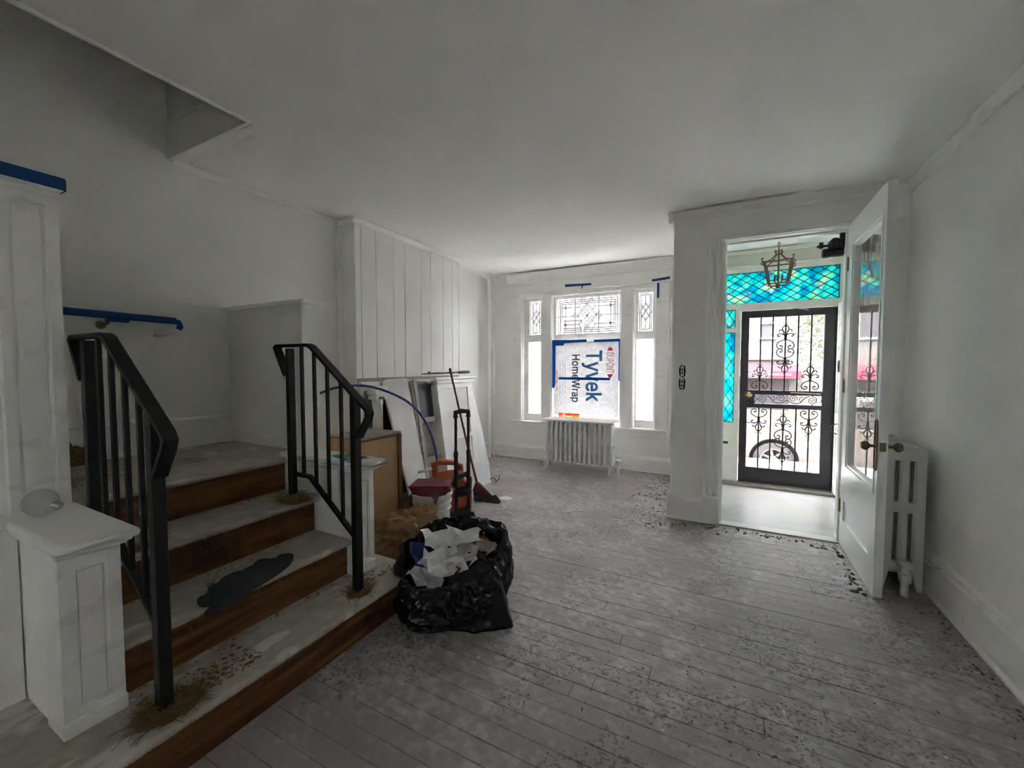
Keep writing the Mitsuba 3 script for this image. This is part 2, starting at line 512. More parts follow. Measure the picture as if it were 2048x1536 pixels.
OX, OY = -2.36, 1.38
ceil = cat(ceil_piece(OX, XR + 0.05, YR, YF + 0.05, 70, 150), ceil_piece(XL - 0.05, OX, OY, YF + 0.05, 20, 75),
           bx(OX, XR + 0.1, YR, YF + 0.1, 2.86, 2.92), bx(XL, OX, OY, YF + 0.1, 2.86, 2.92))
struct('ceiling', ceil, 'm_ceiling', 'white plaster ceiling with the stairwell opening', smooth=True)
struct('wall_stairwell', cat(bx(XL, OX + 0.001, OY, OY + 0.1, 2.688, 5.2), bx(OX, OX + 0.1, YR, OY + 0.1, 2.692, 5.2), bx(XL - 0.1, OX + 0.1, YR - 0.1, YR, 2.7, 5.2), bx(XL - 0.1, OX + 0.1, YR - 0.1, OY + 0.1, 5.2, 5.3)),
       'm_wall', 'plaster sides of the stairwell above the ceiling opening')
struct('trim_1', cat(bx(OX - 0.002, OX + 0.022, YR, OY + 0.022, zc(OX) - 0.009, zc(OX) + 0.02, 0.003), bx(XL, OX + 0.022, OY - 0.002, OY + 0.022, zc(-2.8) - 0.007, zc(-2.8) + 0.02, 0.003)), 'm_trim', 'thin white bead along the edge of the stairwell opening')


def crown(ax, at, a, b, z, s, h=0.05, d=0.045):
    """A small cornice: ax is the running axis, at the wall face, s the side it projects to."""
    pr_ = [(0, 0), (0, -h), (s * 0.012, -h), (s * 0.016, -h * 0.72), (s * d * 0.8, -h * 0.22), (s * d, -h * 0.16), (s * d, 0)]
    return prism_profile([(at + p_, z + q_) for p_, q_ in pr_], ax, a, b)


struct('trim_2', crown('y', XL, OY + 0.02, 2.7, 2.695, 1, 0.035, 0.03), 'm_trim', 'small cornice along the left wall')
struct('trim_3', crown('y', XL, 4.33, YF, 2.695, 1, 0.035, 0.03), 'm_trim', 'small cornice beside the corner pipes')
struct('trim_4', crown('y', XR, YR, 3.87, 2.612, -1, 0.062, 0.04), 'm_trim', 'plain cornice along the right wall')

BPROF = [(0, 0), (0.034, 0), (0.034, 0.012), (0.024, 0.028), (0.022, 0.20), (0.017, 0.212), (0.013, 0.235), (0.007, 0.25), (0, 0.252)]


def baseb(ax, at, a, b, s, h=0.252):
    k = h / 0.252
    return prism_profile([(at + s * p_, q_ * k) for p_, q_ in BPROF], ax, a, b)


struct('baseboard_right', baseb('y', XR, YR, 3.865, -1), 'm_oldpaint', 'tall white baseboard of the right wall')
struct('baseboard_front', cat(baseb('x', YF, XL, -0.44, -1, 0.195)), 'm_oldpaint', 'white baseboard under the front window')
struct('baseboard_left', baseb('y', XL, 4.34, YF, 1, 0.2), 'm_oldpaint', 'white baseboard by the corner pipes')

# ------------------------------------------------------------------ vestibule
VX = -0.44
pz = Polygon([(VX, -0.05), (-0.055, -0.05), (-0.055, 2.392), (0.775, 2.392), (0.775, -0.05), (XR, -0.05), (XR, 2.78), (VX, 2.78)])
struct('wall_vestibule', cat(extr(pz, 'xz', 3.87, 4.0), bx(VX, VX + 0.12, 3.999, YF, -0.05, 2.78)), 'm_wall', 'white partition around the entrance vestibule')
struct('ceiling_vestibule', bx(VX + 0.1, XR, 3.99, YF + 0.1, 2.642, 2.70), 'm_ceiling', 'vestibule ceiling')
struct('floor_vestibule', bx(-0.33, XR, 3.96, YF + 0.2, -0.08, 0.001), 'm_tile', 'small white mosaic tiles of the vestibule floor')
struct('trim_5', bx(-0.06, 0.78, 3.866, 3.972, -0.02, 0.011, 0.004), 'm_marble', 'pale stone threshold of the vestibule')
# baseboard of the pillar (front and room side)
bp = baseb('x', 3.87, VX - 0.02, -0.182, -1, 0.225)
bp2 = baseb('y', VX, 3.85, YF, -1, 0.225)
struct('baseboard_vestibule', cat(bp, bp2), 'm_oldpaint', 'white baseboard around the pillar of the vestibule')
cas = thing('trim_6', 'white fluted casing of the vestibule doorway', kind='structure')
flutes = []
nfl = 9
prof = [(-0.18, 3.87), (-0.18, 3.846)]
for i in range(nfl):
    xa = -0.176 + i * (0.118 / nfl)
    prof += [(xa, 3.846), (xa + 0.003, 3.850), (xa + 0.009, 3.850), (xa + 0.012, 3.846)]
prof += [(-0.055, 3.846), (-0.055, 3.87)]
part(cas, 'fluted_casing', extr(Polygon(prof), 'xy', 0.232, 2.39), 'm_trim')
part(cas, 'plinth', bx(-0.184, -0.053, 3.836, 3.87, 0.0, 0.245, 0.004), 'm_oldpaint')
part(cas, 'fluted_casing', extr(affinity.translate(affinity.scale(Polygon(prof), -1, 1, origin=(0, 0)), 0.72, 0), 'xy', 0.0, 2.39), 'm_trim')
part(cas, 'header', bx(-0.18, XR, 3.846, 3.87, 2.39, 2.58, 0.003), 'm_trim')
part(cas, 'header_bead', bx(-0.058, 0.778, 3.838, 3.872, 2.377, 2.397, 0.004), 'm_trim')
part(cas, 'jamb', cat(bx(-0.056, -0.040, 3.868, 4.0, 0.012, 2.38, 0.002), bx(-0.056, 0.776, 3.868, 4.0, 2.372, 2.388, 0.002), bx(0.762, 0.776, 3.92, 4.0, 0.012, 2.38, 0.002)), 'm_trim')
part(cas, 'door_stop', cat(bx(-0.041, -0.028, 3.93, 4.0, 0.012, 2.37, 0.002), bx(-0.04, 0.77, 3.93, 4.0, 2.358, 2.373, 0.002)), 'm_trim')
struct('trim_7', cat(crown('x', 3.87, VX - 0.045, -0.19, zc(-0.3) - 0.006, -1, 0.075, 0.05), crown('x', 3.846, -0.225, XR, zc(0.4) - 0.004, -1, 0.085, 0.06),
                     crown('y', VX, 3.82, YF, zc(-0.5) - 0.006, -1, 0.075, 0.05)), 'm_trim', 'cornice above the vestibule doorway')

# the front: frame round the security door, transom and side light
YV = 5.33
ff = thing('trim_8', 'white frame holding the stained glass round the entrance', kind='structure')
fpoly = sbox(-0.30, 0.0, XR - 0.002, 2.46).difference(unary_union([sbox(-0.21, 2.047, 1.0, 2.393), sbox(-0.21, 1.776, 0.062, 1.987), sbox(-0.21, 0.70, 0.062, 1.73), sbox(0.116, -0.01, 1.02, 1.968)]))
part(ff, 'frame', extr(fpoly, 'xz', YV, YV + 0.09), 'm_creamtrim')
part(ff, 'head_panel', bx(-0.30, XR - 0.002, YV + 0.012, YV + 0.09, 2.455, 2.642), 'm_cream')
part(ff, 'head_strip', cat(bx(-0.30, XR - 0.002, YV - 0.012, YV + 0.02, 2.44, 2.462, 0.004), bx(-0.30, XR - 0.002, YV - 0.02, YV + 0.012, 2.59, 2.632, 0.006)), 'm_creamtrim')
part(ff, 'panel', bx(-0.205, 0.052, YV + 0.008, YV + 0.02, 0.09, 0.66, 0.004), 'm_creamtrim')
part(ff, 'panel_bead', extr(sbox(-0.215, 0.075, 0.066, 0.68).difference(sbox(-0.195, 0.10, 0.046, 0.655)), 'xz', YV - 0.006, YV + 0.01), 'm_creamtrim')
part(ff, 'door_bead', extr(sbox(0.09, 0.03, 1.045, 1.995).difference(sbox(0.116, 0.0, 1.02, 1.968)), 'xz', YV - 0.012, YV + 0.002), 'm_creamtrim')
part(ff, 'sill', bx(-0.30, XR - 0.002, 5.225, 5.62, -0.02, 0.028, 0.006), 'm_slate', label='dirty dark stone door sill')
ml = thing('mail_slot', 'small black slot in the white panel left of the entrance door', 'mail slot')
part(ml, 'plate', bx(-0.065, 0.022, YV + 0.002, YV + 0.012, 0.438, 0.494, 0.003), 'm_black')
part(ml, 'flap', bx(-0.055, 0.012, YV - 0.002, YV + 0.004, 0.452, 0.482, 0.002), 'm_blackpaint')


def diamond_glass(key, rect, dx, dz, mat, x_phase=0.0, z_phase=0.0, y=YV + 0.045):
    """Diamond panes and the dark lines between them."""
    r = sbox(*rect)
    x0, z0, x1, z1 = rect
    lines = []
    n = int((x1 - x0 + (z1 - z0) * dx / dz) / dx) + 4
    for i in range(-n, n + 1):
        xa = x0 + x_phase + i * dx
        h = (z1 - z0) * dx / dz
        za = z0 + z_phase
        lines.append(LineString([(xa - h, za - (z1 - z0)), (xa + 2 * h, za + 2 * (z1 - z0))]))
        lines.append(LineString([(xa + h, za - (z1 - z0)), (xa - 2 * h, za + 2 * (z1 - z0))]))
    cut = [l.intersection(r) for l in lines]
    cut = [c for c in cut if not c.is_empty and c.length > 1e-4]
    panes = list(polygonize(unary_union(cut + [r.exterior])))
    for q in panes:
        if q.area > 2e-5:
            part(key, 'pane', sheet(q.buffer(-0.0012), 'xz', y + R.uniform(-0.0015, 0.0015)), mat)
    came = unary_union([c.buffer(0.003, cap_style=2) for c in cut]).intersection(r)
    part(key, 'came', extr(unary_union([came, r.difference(r.buffer(-0.006))]), 'xz', y - 0.005, y + 0.005), 'm_came')


w2 = thing('window_2', 'blue and green stained glass transom of diamond panes above the entrance door', kind='structure')
diamond_glass(w2, (-0.21, 2.047, 1.0, 2.393), 0.118, 0.0765, 'm_teal', 0.02, 0.01)
w3 = thing('window_3', 'blue stained glass side light left of the entrance door', kind='structure')
diamond_glass(w3, (-0.21, 0.70, 0.062, 1.73), 0.09, 0.155, 'm_teal', 0.01, 0.0)
diamond_glass(w3, (-0.21, 1.776, 0.062, 1.987), 0.09, 0.155, 'm_teal', 0.03, 0.0)

# ------------------------------------------------------------------ security door
sd = thing('door_3', 'dark iron security door with scrollwork and a brass lock', kind='structure')
YD = YV + 0.035
dp = sbox(0.122, 0.032, 1.018, 1.963).difference(unary_union([sbox(0.199, 1.077, 0.888, 1.888), sbox(0.267, 0.925, 0.884, 1.030), sbox(0.196, 0.20, 0.880, 0.880)]))
part(sd, 'frame', extr(dp, 'xz', YD, YD + 0.04), 'm_blackpaint')
part(sd, 'kick_panel', extr(sbox(0.17, 0.06, 0.95, 0.165).difference(sbox(0.18, 0.07, 0.94, 0.155)), 'xz', YD - 0.004, YD + 0.002), 'm_blackpaint')
BX = [0.314, 0.428, 0.546, 0.661, 0.777]
for x in BX:
    part(sd, 'bar', bx(x - 0.006, x + 0.006, YD + 0.014, YD + 0.026, 1.07, 1.895), 'm_iron')
    part(sd, 'bar', bx(x - 0.006, x + 0.006, YD + 0.014, YD + 0.026, 0.195, 0.885), 'm_iron')


def spiral(cx, cz, r0, r1, a0, turns, n=40):
    """A flat scroll from radius r0 in to r1."""
    t = np.linspace(0, 1, n)
    a = a0 + turns * 2 * np.pi * t
    r = r0 + (r1 - r0) * t
    return np.stack([cx + r * np.cos(a), np.full(n, YD + 0.02), cz + r * np.sin(a)], -1)


def bez(*p, n=24):
    p = [np.asarray(q, float) for q in p]
    t = np.linspace(0, 1, n)[:, None]
    if len(p) == 3:
        q = (1 - t) ** 2 * p[0] + 2 * t * (1 - t) * p[1] + t ** 2 * p[2]
    else:
        q = (1 - t) ** 3 * p[0] + 3 * t * (1 - t) ** 2 * p[1] + 3 * t * t * (1 - t) * p[2] + t ** 3 * p[3]
    return np.stack([q[:, 0], np.full(n, YD + 0.02), q[:, 1]], -1)


SR = 0.0048


def curl(x, z, s, w, h, up):
    """One side of a heart scroll: from the bar at (x, z), out and round into a curl; s side, up +1 or -1."""
    a = bez((x, z), (x + s * w * 0.95, z + up * h * 0.02), (x + s * w * 1.25, z + up * h * 0.85), (x + s * w * 0.62, z + up * h * 1.0))
    b = bez((x + s * w * 0.62, z + up * h * 1.0), (x + s * w * 0.22, z + up * h * 1.02), (x + s * w * 0.22, z + up * h * 0.60), (x + s * w * 0.55, z + up * h * 0.62))
    return cat(tube(np.vstack([a, b[1:]]), SR, 6), trimesh.creation.icosphere(1, 0.008).apply_translation((x + s * w * 0.55, YD + 0.02, z + up * h * 0.62 + up * 0.006)))


def leaf_tuft(x, z, up):
    """The fleur at the end of an ornament: bud, two pairs of curled leaves, small horns. z: collar, up: direction."""
    o = []
    for s in (-1, 1):
        o.append(tube(bez((x + s * 0.005, z), (x + s * 0.012, z + up * 0.07), (x + s * 0.012, z + up * 0.07), (x + s * 0.028, z + up * 0.105)), SR, 6))
        o.append(tube(bez((x + s * 0.008, z + up * 0.045), (x + s * 0.06, z + up * 0.095), (x + s * 0.095, z + up * 0.03), (x + s * 0.058, z + up * 0.032)), SR, 6))
        o.append(trimesh.creation.icosphere(1, 0.008).apply_translation((x + s * 0.058, YD + 0.02, z + up * 0.036)))
        o.append(tube(bez((x + s * 0.010, z + up * 0.07), (x + s * 0.025, z + up * 0.115), (x + s * 0.055, z + up * 0.11), (x + s * 0.058, z + up * 0.092)), SR, 6))
        o.append(trimesh.creation.icosphere(1, 0.007).apply_translation((x + s * 0.057, YD + 0.02, z + up * 0.092)))
        o.append(tube(bez((x, z + up * 0.155), (x + s * 0.030, z + up * 0.14), (x + s * 0.036, z + up * 0.115), (x + s * 0.022, z + up * 0.085)), SR, 6))
        o.append(tube(bez((x, z + up * 0.16), (x + s * 0.01, z + up * 0.165), (x + s * 0.02, z + up * 0.178), (x + s * 0.027, z + up * 0.178)), 0.0028, 6))
    o.append(bx(x - 0.012, x + 0.012, YD + 0.008, YD + 0.032, z + up * 0.148 - 0.009, z + up * 0.148 + 0.009, 0.003))
    o.append(bx(x - 0.014, x + 0.014, YD + 0.008, YD + 0.032, z - 0.009, z + 0.009, 0.003))
    return cat(*o)


def ornament_long(x, zmid):
    o = []
    for up in (1, -1):
        for s in (-1, 1):
            o.append(curl(x, zmid + up * 0.098, s, 0.084, 0.098, -up))
        o.append(leaf_tuft(x, zmid + up * 0.104, up))
    return cat(*o)


def ornament_short(x, zend, up):
    """A heart scroll at the rail, a fleur growing away from it."""
    o = []
    for s in (-1, 1):
        o.append(curl(x, zend + up * 0.098, s, 0.080, 0.088, -up))
    o.append(leaf_tuft(x, zend + up * 0.104, up))
    return cat(*o)


part(sd, 'scroll', ornament_long(BX[2], 1.535), 'm_iron', smooth=40)
part(sd, 'scroll', ornament_short(BX[0], 1.088, 1), 'm_iron', smooth=40)
part(sd, 'scroll', ornament_short(BX[4], 1.088, 1), 'm_iron', smooth=40)
part(sd, 'scroll', ornament_long(BX[2], 0.545), 'm_iron', smooth=40)
part(sd, 'scroll', ornament_short(BX[0], 0.872, -1), 'm_iron', smooth=40)
part(sd, 'scroll', ornament_short(BX[4], 0.872, -1), 'm_iron', smooth=40)
o = []
xm, zm = 0.575, 0.978
for s in (-1, 1):
    o.append(tube(spiral(xm + s * 0.055, zm + 0.012, 0.042, 0.006, math.pi * (0.5 - s * 0.5) - s * 0.3, s * 1.6), 0.0032, 6))
    o.append(tube(bez((xm, zm - 0.005), (xm + s * 0.06, zm - 0.05), (xm + s * 0.11, zm - 0.045), (xm + s * 0.13, zm - 0.02)), 0.004, 6))
    o.append(tube(bez((xm + s * 0.13, zm - 0.02), (xm + s * 0.15, zm + 0.02), (xm + s * 0.18, zm + 0.04), (xm + s * 0.205, zm + 0.04)), 0.004, 6))
    o.append(tube(spiral(xm + s * 0.225, zm, 0.044, 0.006, math.pi / 2, -s * 1.9), 0.0034, 6))
    if s > 0:
        o.append(tube(spiral(xm + s * 0.288, zm, 0.036, 0.006, 0, 1.8), 0.0034, 6))
    else:
        o.append(tube(bez((xm - 0.27, zm), (xm - 0.30, zm + 0.01), (xm - 0.305, zm + 0.03), (xm - 0.305, zm + 0.045)), 0.0034, 6))
        o.append(tube(bez((xm - 0.27, zm), (xm - 0.30, zm - 0.01), (xm - 0.305, zm - 0.03), (xm - 0.305, zm - 0.045)), 0.0034, 6))
    o.append(tube(bez((xm + s * 0.13, zm - 0.02), (xm + s * 0.10, zm + 0.01), (xm + s * 0.12, zm + 0.045), (xm + s * 0.14, zm + 0.03)), 0.003, 6))
    o.append(bx(xm + s * 0.225 - 0.005, xm + s * 0.225 + 0.005, YD + 0.014, YD + 0.026, zm + 0.043, zm + 0.054))
    o.append(bx(xm + s * 0.225 - 0.005, xm + s * 0.225 + 0.005, YD + 0.014, YD + 0.026, zm - 0.054, zm - 0.043))
part(sd, 'scroll', cat(*o), 'm_iron', smooth=40)
part(sd, 'lock', lathe([(0, -0.03), (0.018, -0.03), (0.022, -0.02), (0.034, -0.008), (0.036, 0), (0, 0)], (0.21, YD, 1.022), 28, 'y'), 'm_brass', smooth=40, label='round brass lock')
part(sd, 'deadbolt', lathe([(0, -0.012), (0.016, -0.012), (0.022, 0), (0, 0)], (0.207, YD, 0.932), 24, 'y'), 'm_blackpaint', smooth=40)
part(sd, 'closer_rod', cat(rod((0.60, YD - 0.012, 1.972), (0.74, YD - 0.012, 1.945), 0.005), rod((0.60, YD - 0.01, 1.06), (0.87, YD - 0.01, 1.052), 0.006)), 'm_steel', smooth=40)

# ------------------------------------------------------------------ white front door, swung in against the right side of the vestibule
DX = 0.985
d2 = thing('door_2', 'white panelled wooden front door swung open in the vestibule', kind='structure')
slots = []
ys = [5.235, 5.135, 5.035, 4.935]
for q in ys:
    slots.append(Polygon([(q - 0.024, 1.62), (q + 0.024, 1.62), (q + 0.024, 1.84), (q, 1.925), (q - 0.024, 1.84)]))
slots += [sbox(5.17, 0.87, 5.27, 1.55), sbox(4.92, 0.87, 5.02, 1.55), sbox(5.17, 0.20, 5.27, 0.72), sbox(4.92, 0.20, 5.02, 0.72), sbox(4.68, 0.87, 4.78, 1.55), sbox(4.68, 0.2, 4.78, 0.72)]
leafp = sbox(4.52, 0.03, 5.33, 1.99)
part(d2, 'leaf', extr(leafp.difference(unary_union(slots)), 'yz', DX, DX + 0.022), 'm_door')
part(d2, 'core', bx(DX + 0.021, DX + 0.044, 4.522, 5.328, 0.032, 1.988), 'm_door', label='back of the slots and panels')
for s_ in slots[4:]:
    part(d2, 'panel', extr(s_.buffer(-0.018), 'yz', DX + 0.008, DX + 0.022), 'm_door')
part(d2, 'knocker', cat(bx(DX - 0.012, DX, 5.085, 5.115, 1.30, 1.44, 0.005), tube([(DX - 0.02, 5.10 + 0.028 * math.cos(a), 1.345 + 0.055 * math.sin(a)) for a in np.linspace(0, 2 * math.pi, 20)], 0.006, 8)), 'm_black', smooth=40)
part(d2, 'handle', tube([(DX - 0.01, 4.97, 0.79), (DX - 0.06, 4.97, 0.785), (DX - 0.085, 4.99, 0.75), (DX - 0.07, 5.0, 0.70), (DX - 0.03, 5.0, 0.68)], 0.005, 8), 'm_black', smooth=40)

# ------------------------------------------------------------------ glazed inner door, swung open into the room
d1 = thing('door_1', 'tall white inner door with one long glass pane swung open into the room', kind='structure')
GX = 0.77
Y0, Y1 = 3.05, 3.868
stile = sbox(Y0, 0.006, Y1, 2.385).difference(unary_union([sbox(3.125, 0.62, 3.755, 2.215), sbox(3.175, 0.205, 3.80, 0.355)]))
part(d1, 'leaf', extr(stile, 'yz', GX, GX + 0.044), 'm_door')
part(d1, 'panel', bx(GX + 0.014, GX + 0.030, 3.17, 3.81, 0.20, 0.36), 'm_door')
mo = sbox(3.117, 0.612, 3.763, 2.223).difference(sbox(3.143, 0.638, 3.737, 2.197))
part(d1, 'glass_bead', extr(mo, 'yz', GX + 0.004, GX + 0.04), 'm_door')
part(d1, 'glass_bead', extr(sbox(3.105, 0.6, 3.775, 2.235).difference(sbox(3.122, 0.617, 3.758, 2.218)), 'yz', GX - 0.004, GX + 0.002), 'm_door')
part(d1, 'glass_pane', sheet(sbox(3.14, 0.635, 3.74, 2.2), 'yz', GX + 0.022), 'm_glass')
pp = Polygon([(3.081 + 0.022 * math.cos(a), (1.018 if a < math.pi else 0.762) + 0.022 * math.sin(a)) for a in np.linspace(0, 2 * math.pi, 33)[:-1]])
pl = part(d1, 'lock_plate', cat(extr(pp, 'yz', GX - 0.004, GX), extr(pp.difference(pp.buffer(-0.006)), 'yz', GX - 0.008, GX - 0.003)), 'm_oldbrass', label='ornate dark metal lock plate')
kprof = [(0, -0.07), (0.018, -0.066), (0.027, -0.052), (0.027, -0.042), (0.016, -0.03), (0.009, -0.026), (0.009, -0.006), (0.016, 0)]
part(d1, 'knob', lathe(kprof, (GX - 0.004, 3.081, 0.885), 24, 'x'), 'm_oldbrass', smooth=40)
part(d1, 'knob', lathe([(a, -b) for a, b in kprof][::-1], (GX + 0.048, 3.081, 0.885), 24, 'x'), 'm_oldbrass', smooth=40)
part(d1, 'latch', bx(GX + 0.008, GX + 0.034, 3.046, 3.052, 0.86, 0.91, 0.001), 'm_oldbrass')
for z in (0.3, 1.2, 2.1):
    part(d1, 'hinge', rod((GX - 0.002, 3.872, z - 0.05), (GX - 0.002, 3.872, z + 0.05), 0.008), 'm_oldbrass', smooth=40)

# ------------------------------------------------------------------ door closer above the inner door
dc = thing('door_closer', 'old black door closer fixed under the head of the vestibule doorway', 'door closer')
part(dc, 'cylinder', lathe([(0, -0.075), (0.033, -0.075), (0.036, -0.068), (0.034, 0.0), (0.036, 0.068), (0.033, 0.075), (0, 0.075)], (0.708, 4.02, 2.225), 24, 'x'), 'm_black', smooth=40)
part(dc, 'neck', lathe([(0, 0), (0.045, 0), (0.045, 0.05), (0.03, 0.075), (0.018, 0.085), (0, 0.085)], (0.712, 4.02, 2.25), 24), 'm_black', smooth=40)
part(dc, 'arm', cat(flatbar([(0.60, 4.03, 2.285), (0.66, 4.03, 2.285), (0.72, 4.03, 2.30), (0.765, 4.0, 2.335)], 0.016, 0.016), flatbar([(0.665, 3.985, 2.37), (0.735, 3.985, 2.37), (0.752, 3.985, 2.33), (0.765, 3.985, 2.29)], 0.02, 0.014),
                    bx(0.612, 0.640, 4.02, 4.045, 2.268, 2.318, 0.005), bx(0.735, 0.764, 3.97, 4.01, 2.25, 2.372, 0.004)), 'm_black')

# ------------------------------------------------------------------ hall lantern
LN = np.array([0.397, 4.62, 0.0])
la = thing('hall_lantern', 'bronze glass lantern hanging in the vestibule', 'lantern')


def sq(h, z, rot=0.62):
    return [LN + np.array([h * math.cos(rot + k * math.pi / 2), h * math.sin(rot + k * math.pi / 2), z]) for k in range(4)]


tq, bq = sq(0.152, 2.315), sq(0.102, 2.115)
part(la, 'frame', cat(*[flatbar([tq[k], bq[k]], 0.014, 0.014, axis=(math.cos(0.62 + k * math.pi / 2), math.sin(0.62 + k * math.pi / 2), 0)) if False else tube([tq[k], bq[k]], 0.009, 4) for k in range(4)],
                      *[tube([tq[k], tq[(k + 1) % 4]], 0.007, 4) for k in range(4)], *[tube([bq[k], bq[(k + 1) % 4]], 0.007, 4) for k in range(4)]), 'm_bronze')
sc_ = []
for k in range(4):
    a = 0.62 + k * math.pi / 2
    d_ = np.array([math.cos(a), math.sin(a), 0])
    pts = [LN + d_ * r_ + np.array([0, 0, z_]) for r_, z_ in ((0.012, 2.40), (0.035, 2.385), (0.075, 2.345), (0.115, 2.325), (0.15, 2.318), (0.172, 2.325), (0.178, 2.343), (0.166, 2.352), (0.158, 2.344))]
    sc_.append(tube(pts, 0.005, 6))
    pts = [LN + d_ * r_ + np.array([0, 0, z_]) for r_, z_ in ((0.15, 2.315), (0.172, 2.312), (0.178, 2.296), (0.168, 2.286), (0.16, 2.292))]
    sc_.append(tube(pts, 0.005, 6))
    pts = [LN + d_ * r_ + np.array([0, 0, z_]) for r_, z_ in ((0.01, 2.395), (0.03, 2.40), (0.042, 2.415), (0.034, 2.43), (0.024, 2.424))]
    sc_.append(tube(pts, 0.005, 6))
part(la, 'scroll', cat(*sc_), 'm_bronze', smooth=40)
part(la, 'stem', cat(rod(LN + [0, 0, 2.09], LN + [0, 0, 2.44], 0.008), lathe([(0, 0), (0.014, 0.0), (0.018, 0.02), (0.012, 0.04), (0, 0.04)], LN + [0, 0, 2.075], 16)), 'm_bronze', smooth=40)
ch = []
for i in range(6):
    cz = 2.452 + i * 0.031
    aa = np.linspace(0, 2 * np.pi, 13)
    dx, dy = (1, 0) if i % 2 else (0, 1)
    ch.append(tube([LN + [0.009 * math.cos(q) * dx, 0.009 * math.cos(q) * dy, cz + 0.019 * math.sin(q)] for q in aa], 0.0028, 5))
part(la, 'chain', cat(*ch, lathe([(0, 0), (0.03, 0), (0.04, -0.012), (0, -0.02)][::-1], LN + [0, 0, 2.642], 20)), 'm_bronze', smooth=40)
for k in range(4):
    q = [tq[k], tq[(k + 1) % 4], bq[(k + 1) % 4], bq[k]]
    part(la, 'glass_pane', trimesh.Trimesh(np.array(q), [[0, 1, 2], [0, 2, 3]], process=False), 'm_glass')
cnd = []
for k in range(3):
    a = k * 2.1 + 0.3
    c_ = LN + [0.035 * math.cos(a), 0.035 * math.sin(a), 2.15]
    cnd.append(tube([LN + [0, 0, 2.13], (LN + [0, 0, 2.125] + c_ - [0, 0, 0.02]) / 2, c_], 0.004, 6))
    cnd.append(lathe([(0, 0), (0.016, 0), (0.016, 0.006), (0.009, 0.01), (0.009, 0.05), (0, 0.05)], c_, 12))
part(la, 'candle_socket', cat(*cnd), 'm_bronze', smooth=40)

# ------------------------------------------------------------------ front window
w1 = thing('window_1', 'triple front window with leaded top lights and tall frosted side panes', kind='structure')
cz0, cz1 = 0.56, 2.335
part(w1, 'casing', bx(-2.80, -2.67, YF - 0.024, YF + 0.02, 0.548, 2.385, 0.004), 'm_oldpaint')
part(w1, 'casing', bx(-0.812, -0.655, YF - 0.024, YF + 0.02, 0.548, 2.385, 0.004), 'm_oldpaint')
part(w1, 'casing', bx(-0.645, VX - 0.002, YF - 0.014, YF + 0.02, 0.548, 2.52, 0.004), 'm_oldpaint')
part(w1, 'mullion', bx(-2.36, -2.21, YF - 0.02, YF + 0.12, 0.56, 2.345, 0.004), 'm_oldpaint')
part(w1, 'mullion', bx(-1.24, -1.082, YF - 0.02, YF + 0.12, 0.56, 2.345, 0.004), 'm_oldpaint')
part(w1, 'header', bx(-2.81, VX - 0.002, YF - 0.03, YF + 0.02, 2.38, 2.535, 0.003), 'm_oldpaint')
part(w1, 'header', bx(-2.69, -0.80, YF - 0.012, YF + 0.02, 2.322, 2.382, 0.003), 'm_oldpaint')
part(w1, 'header_bead', bx(-2.815, VX - 0.002, YF - 0.036, YF, 2.372, 2.386, 0.003), 'm_oldpaint')
prof = [(YF, 2.53), (YF - 0.035, 2.53), (YF - 0.045, 2.545), (YF - 0.06, 2.59), (YF - 0.095, 2.635), (YF - 0.11, 2.64), (YF - 0.11, 2.662), (YF, 2.662)]
part(w1, 'cornice', prism_profile(prof, 'x', -2.885, VX - 0.002), 'm_oldpaint')
part(w1, 'stool', bx(-2.845, -0.645, YF - 0.055, YF + 0.12, 0.53, 0.552, 0.006), 'm_oldpaint')
part(w1, 'apron', bx(-2.82, -0.655, YF - 0.022, YF, 0.445, 0.53, 0.004), 'm_oldpaint')
jm = []
for a, b in ((-2.67, -2.655), (-2.372, -2.36), (-2.21, -2.196), (-1.254, -1.24), (-1.082, -1.07), (-0.826, -0.81)):
    jm.append(bx(a, b, YF + 0.0, YF + 0.12, 0.552, 2.335, 0.002))
part(w1, 'jamb', cat(*jm, bx(-2.67, -2.36, YF, YF + 0.12, 2.318, 2.335), bx(-2.21, -1.24, YF, YF + 0.12, 2.318, 2.335), bx(-1.082, -0.81, YF, YF + 0.12, 2.318, 2.335)), 'm_oldpaint')
YS = YF + 0.05


def leaded(sash, rect, lines):
    """Leaded clear glass: the panes between the lines, and the lines."""
    r = sbox(*rect)
    x0, z0, x1, z1 = rect
    L = [LineString([(x0 + a[0] * (x1 - x0), z0 + a[1] * (z1 - z0)) for a in l]) for l in lines]
    cut = [l.intersection(r) for l in L]
    for q in polygonize(unary_union(cut + [r.exterior])):
        if q.area > 1.2e-5:
            part(sash, 'pane', sheet(q, 'xz', YS + 0.02), 'm_glass')
    came = unary_union([c.buffer(0.0034, cap_style=2) for c in cut])
    part(sash, 'came', extr(unary_union([came.intersection(r), r.difference(r.buffer(-0.005))]), 'xz', YS + 0.017, YS + 0.023), 'm_lead')


def rect_line(a, b, c, d):
    return [(a, b), (c, b), (c, d), (a, d), (a, b)]


def band(p, q, off):
    p, q = np.array(p), np.array(q)
    d = q - p
    n_ = np.array([-d[1] * 0.53, d[0] / 0.53])
    n_ = n_ / np.hypot(n_[0], n_[1] * 0.53)
    return [[tuple(p + n_ * o_), tuple(q + n_ * o_)] for o_ in off]


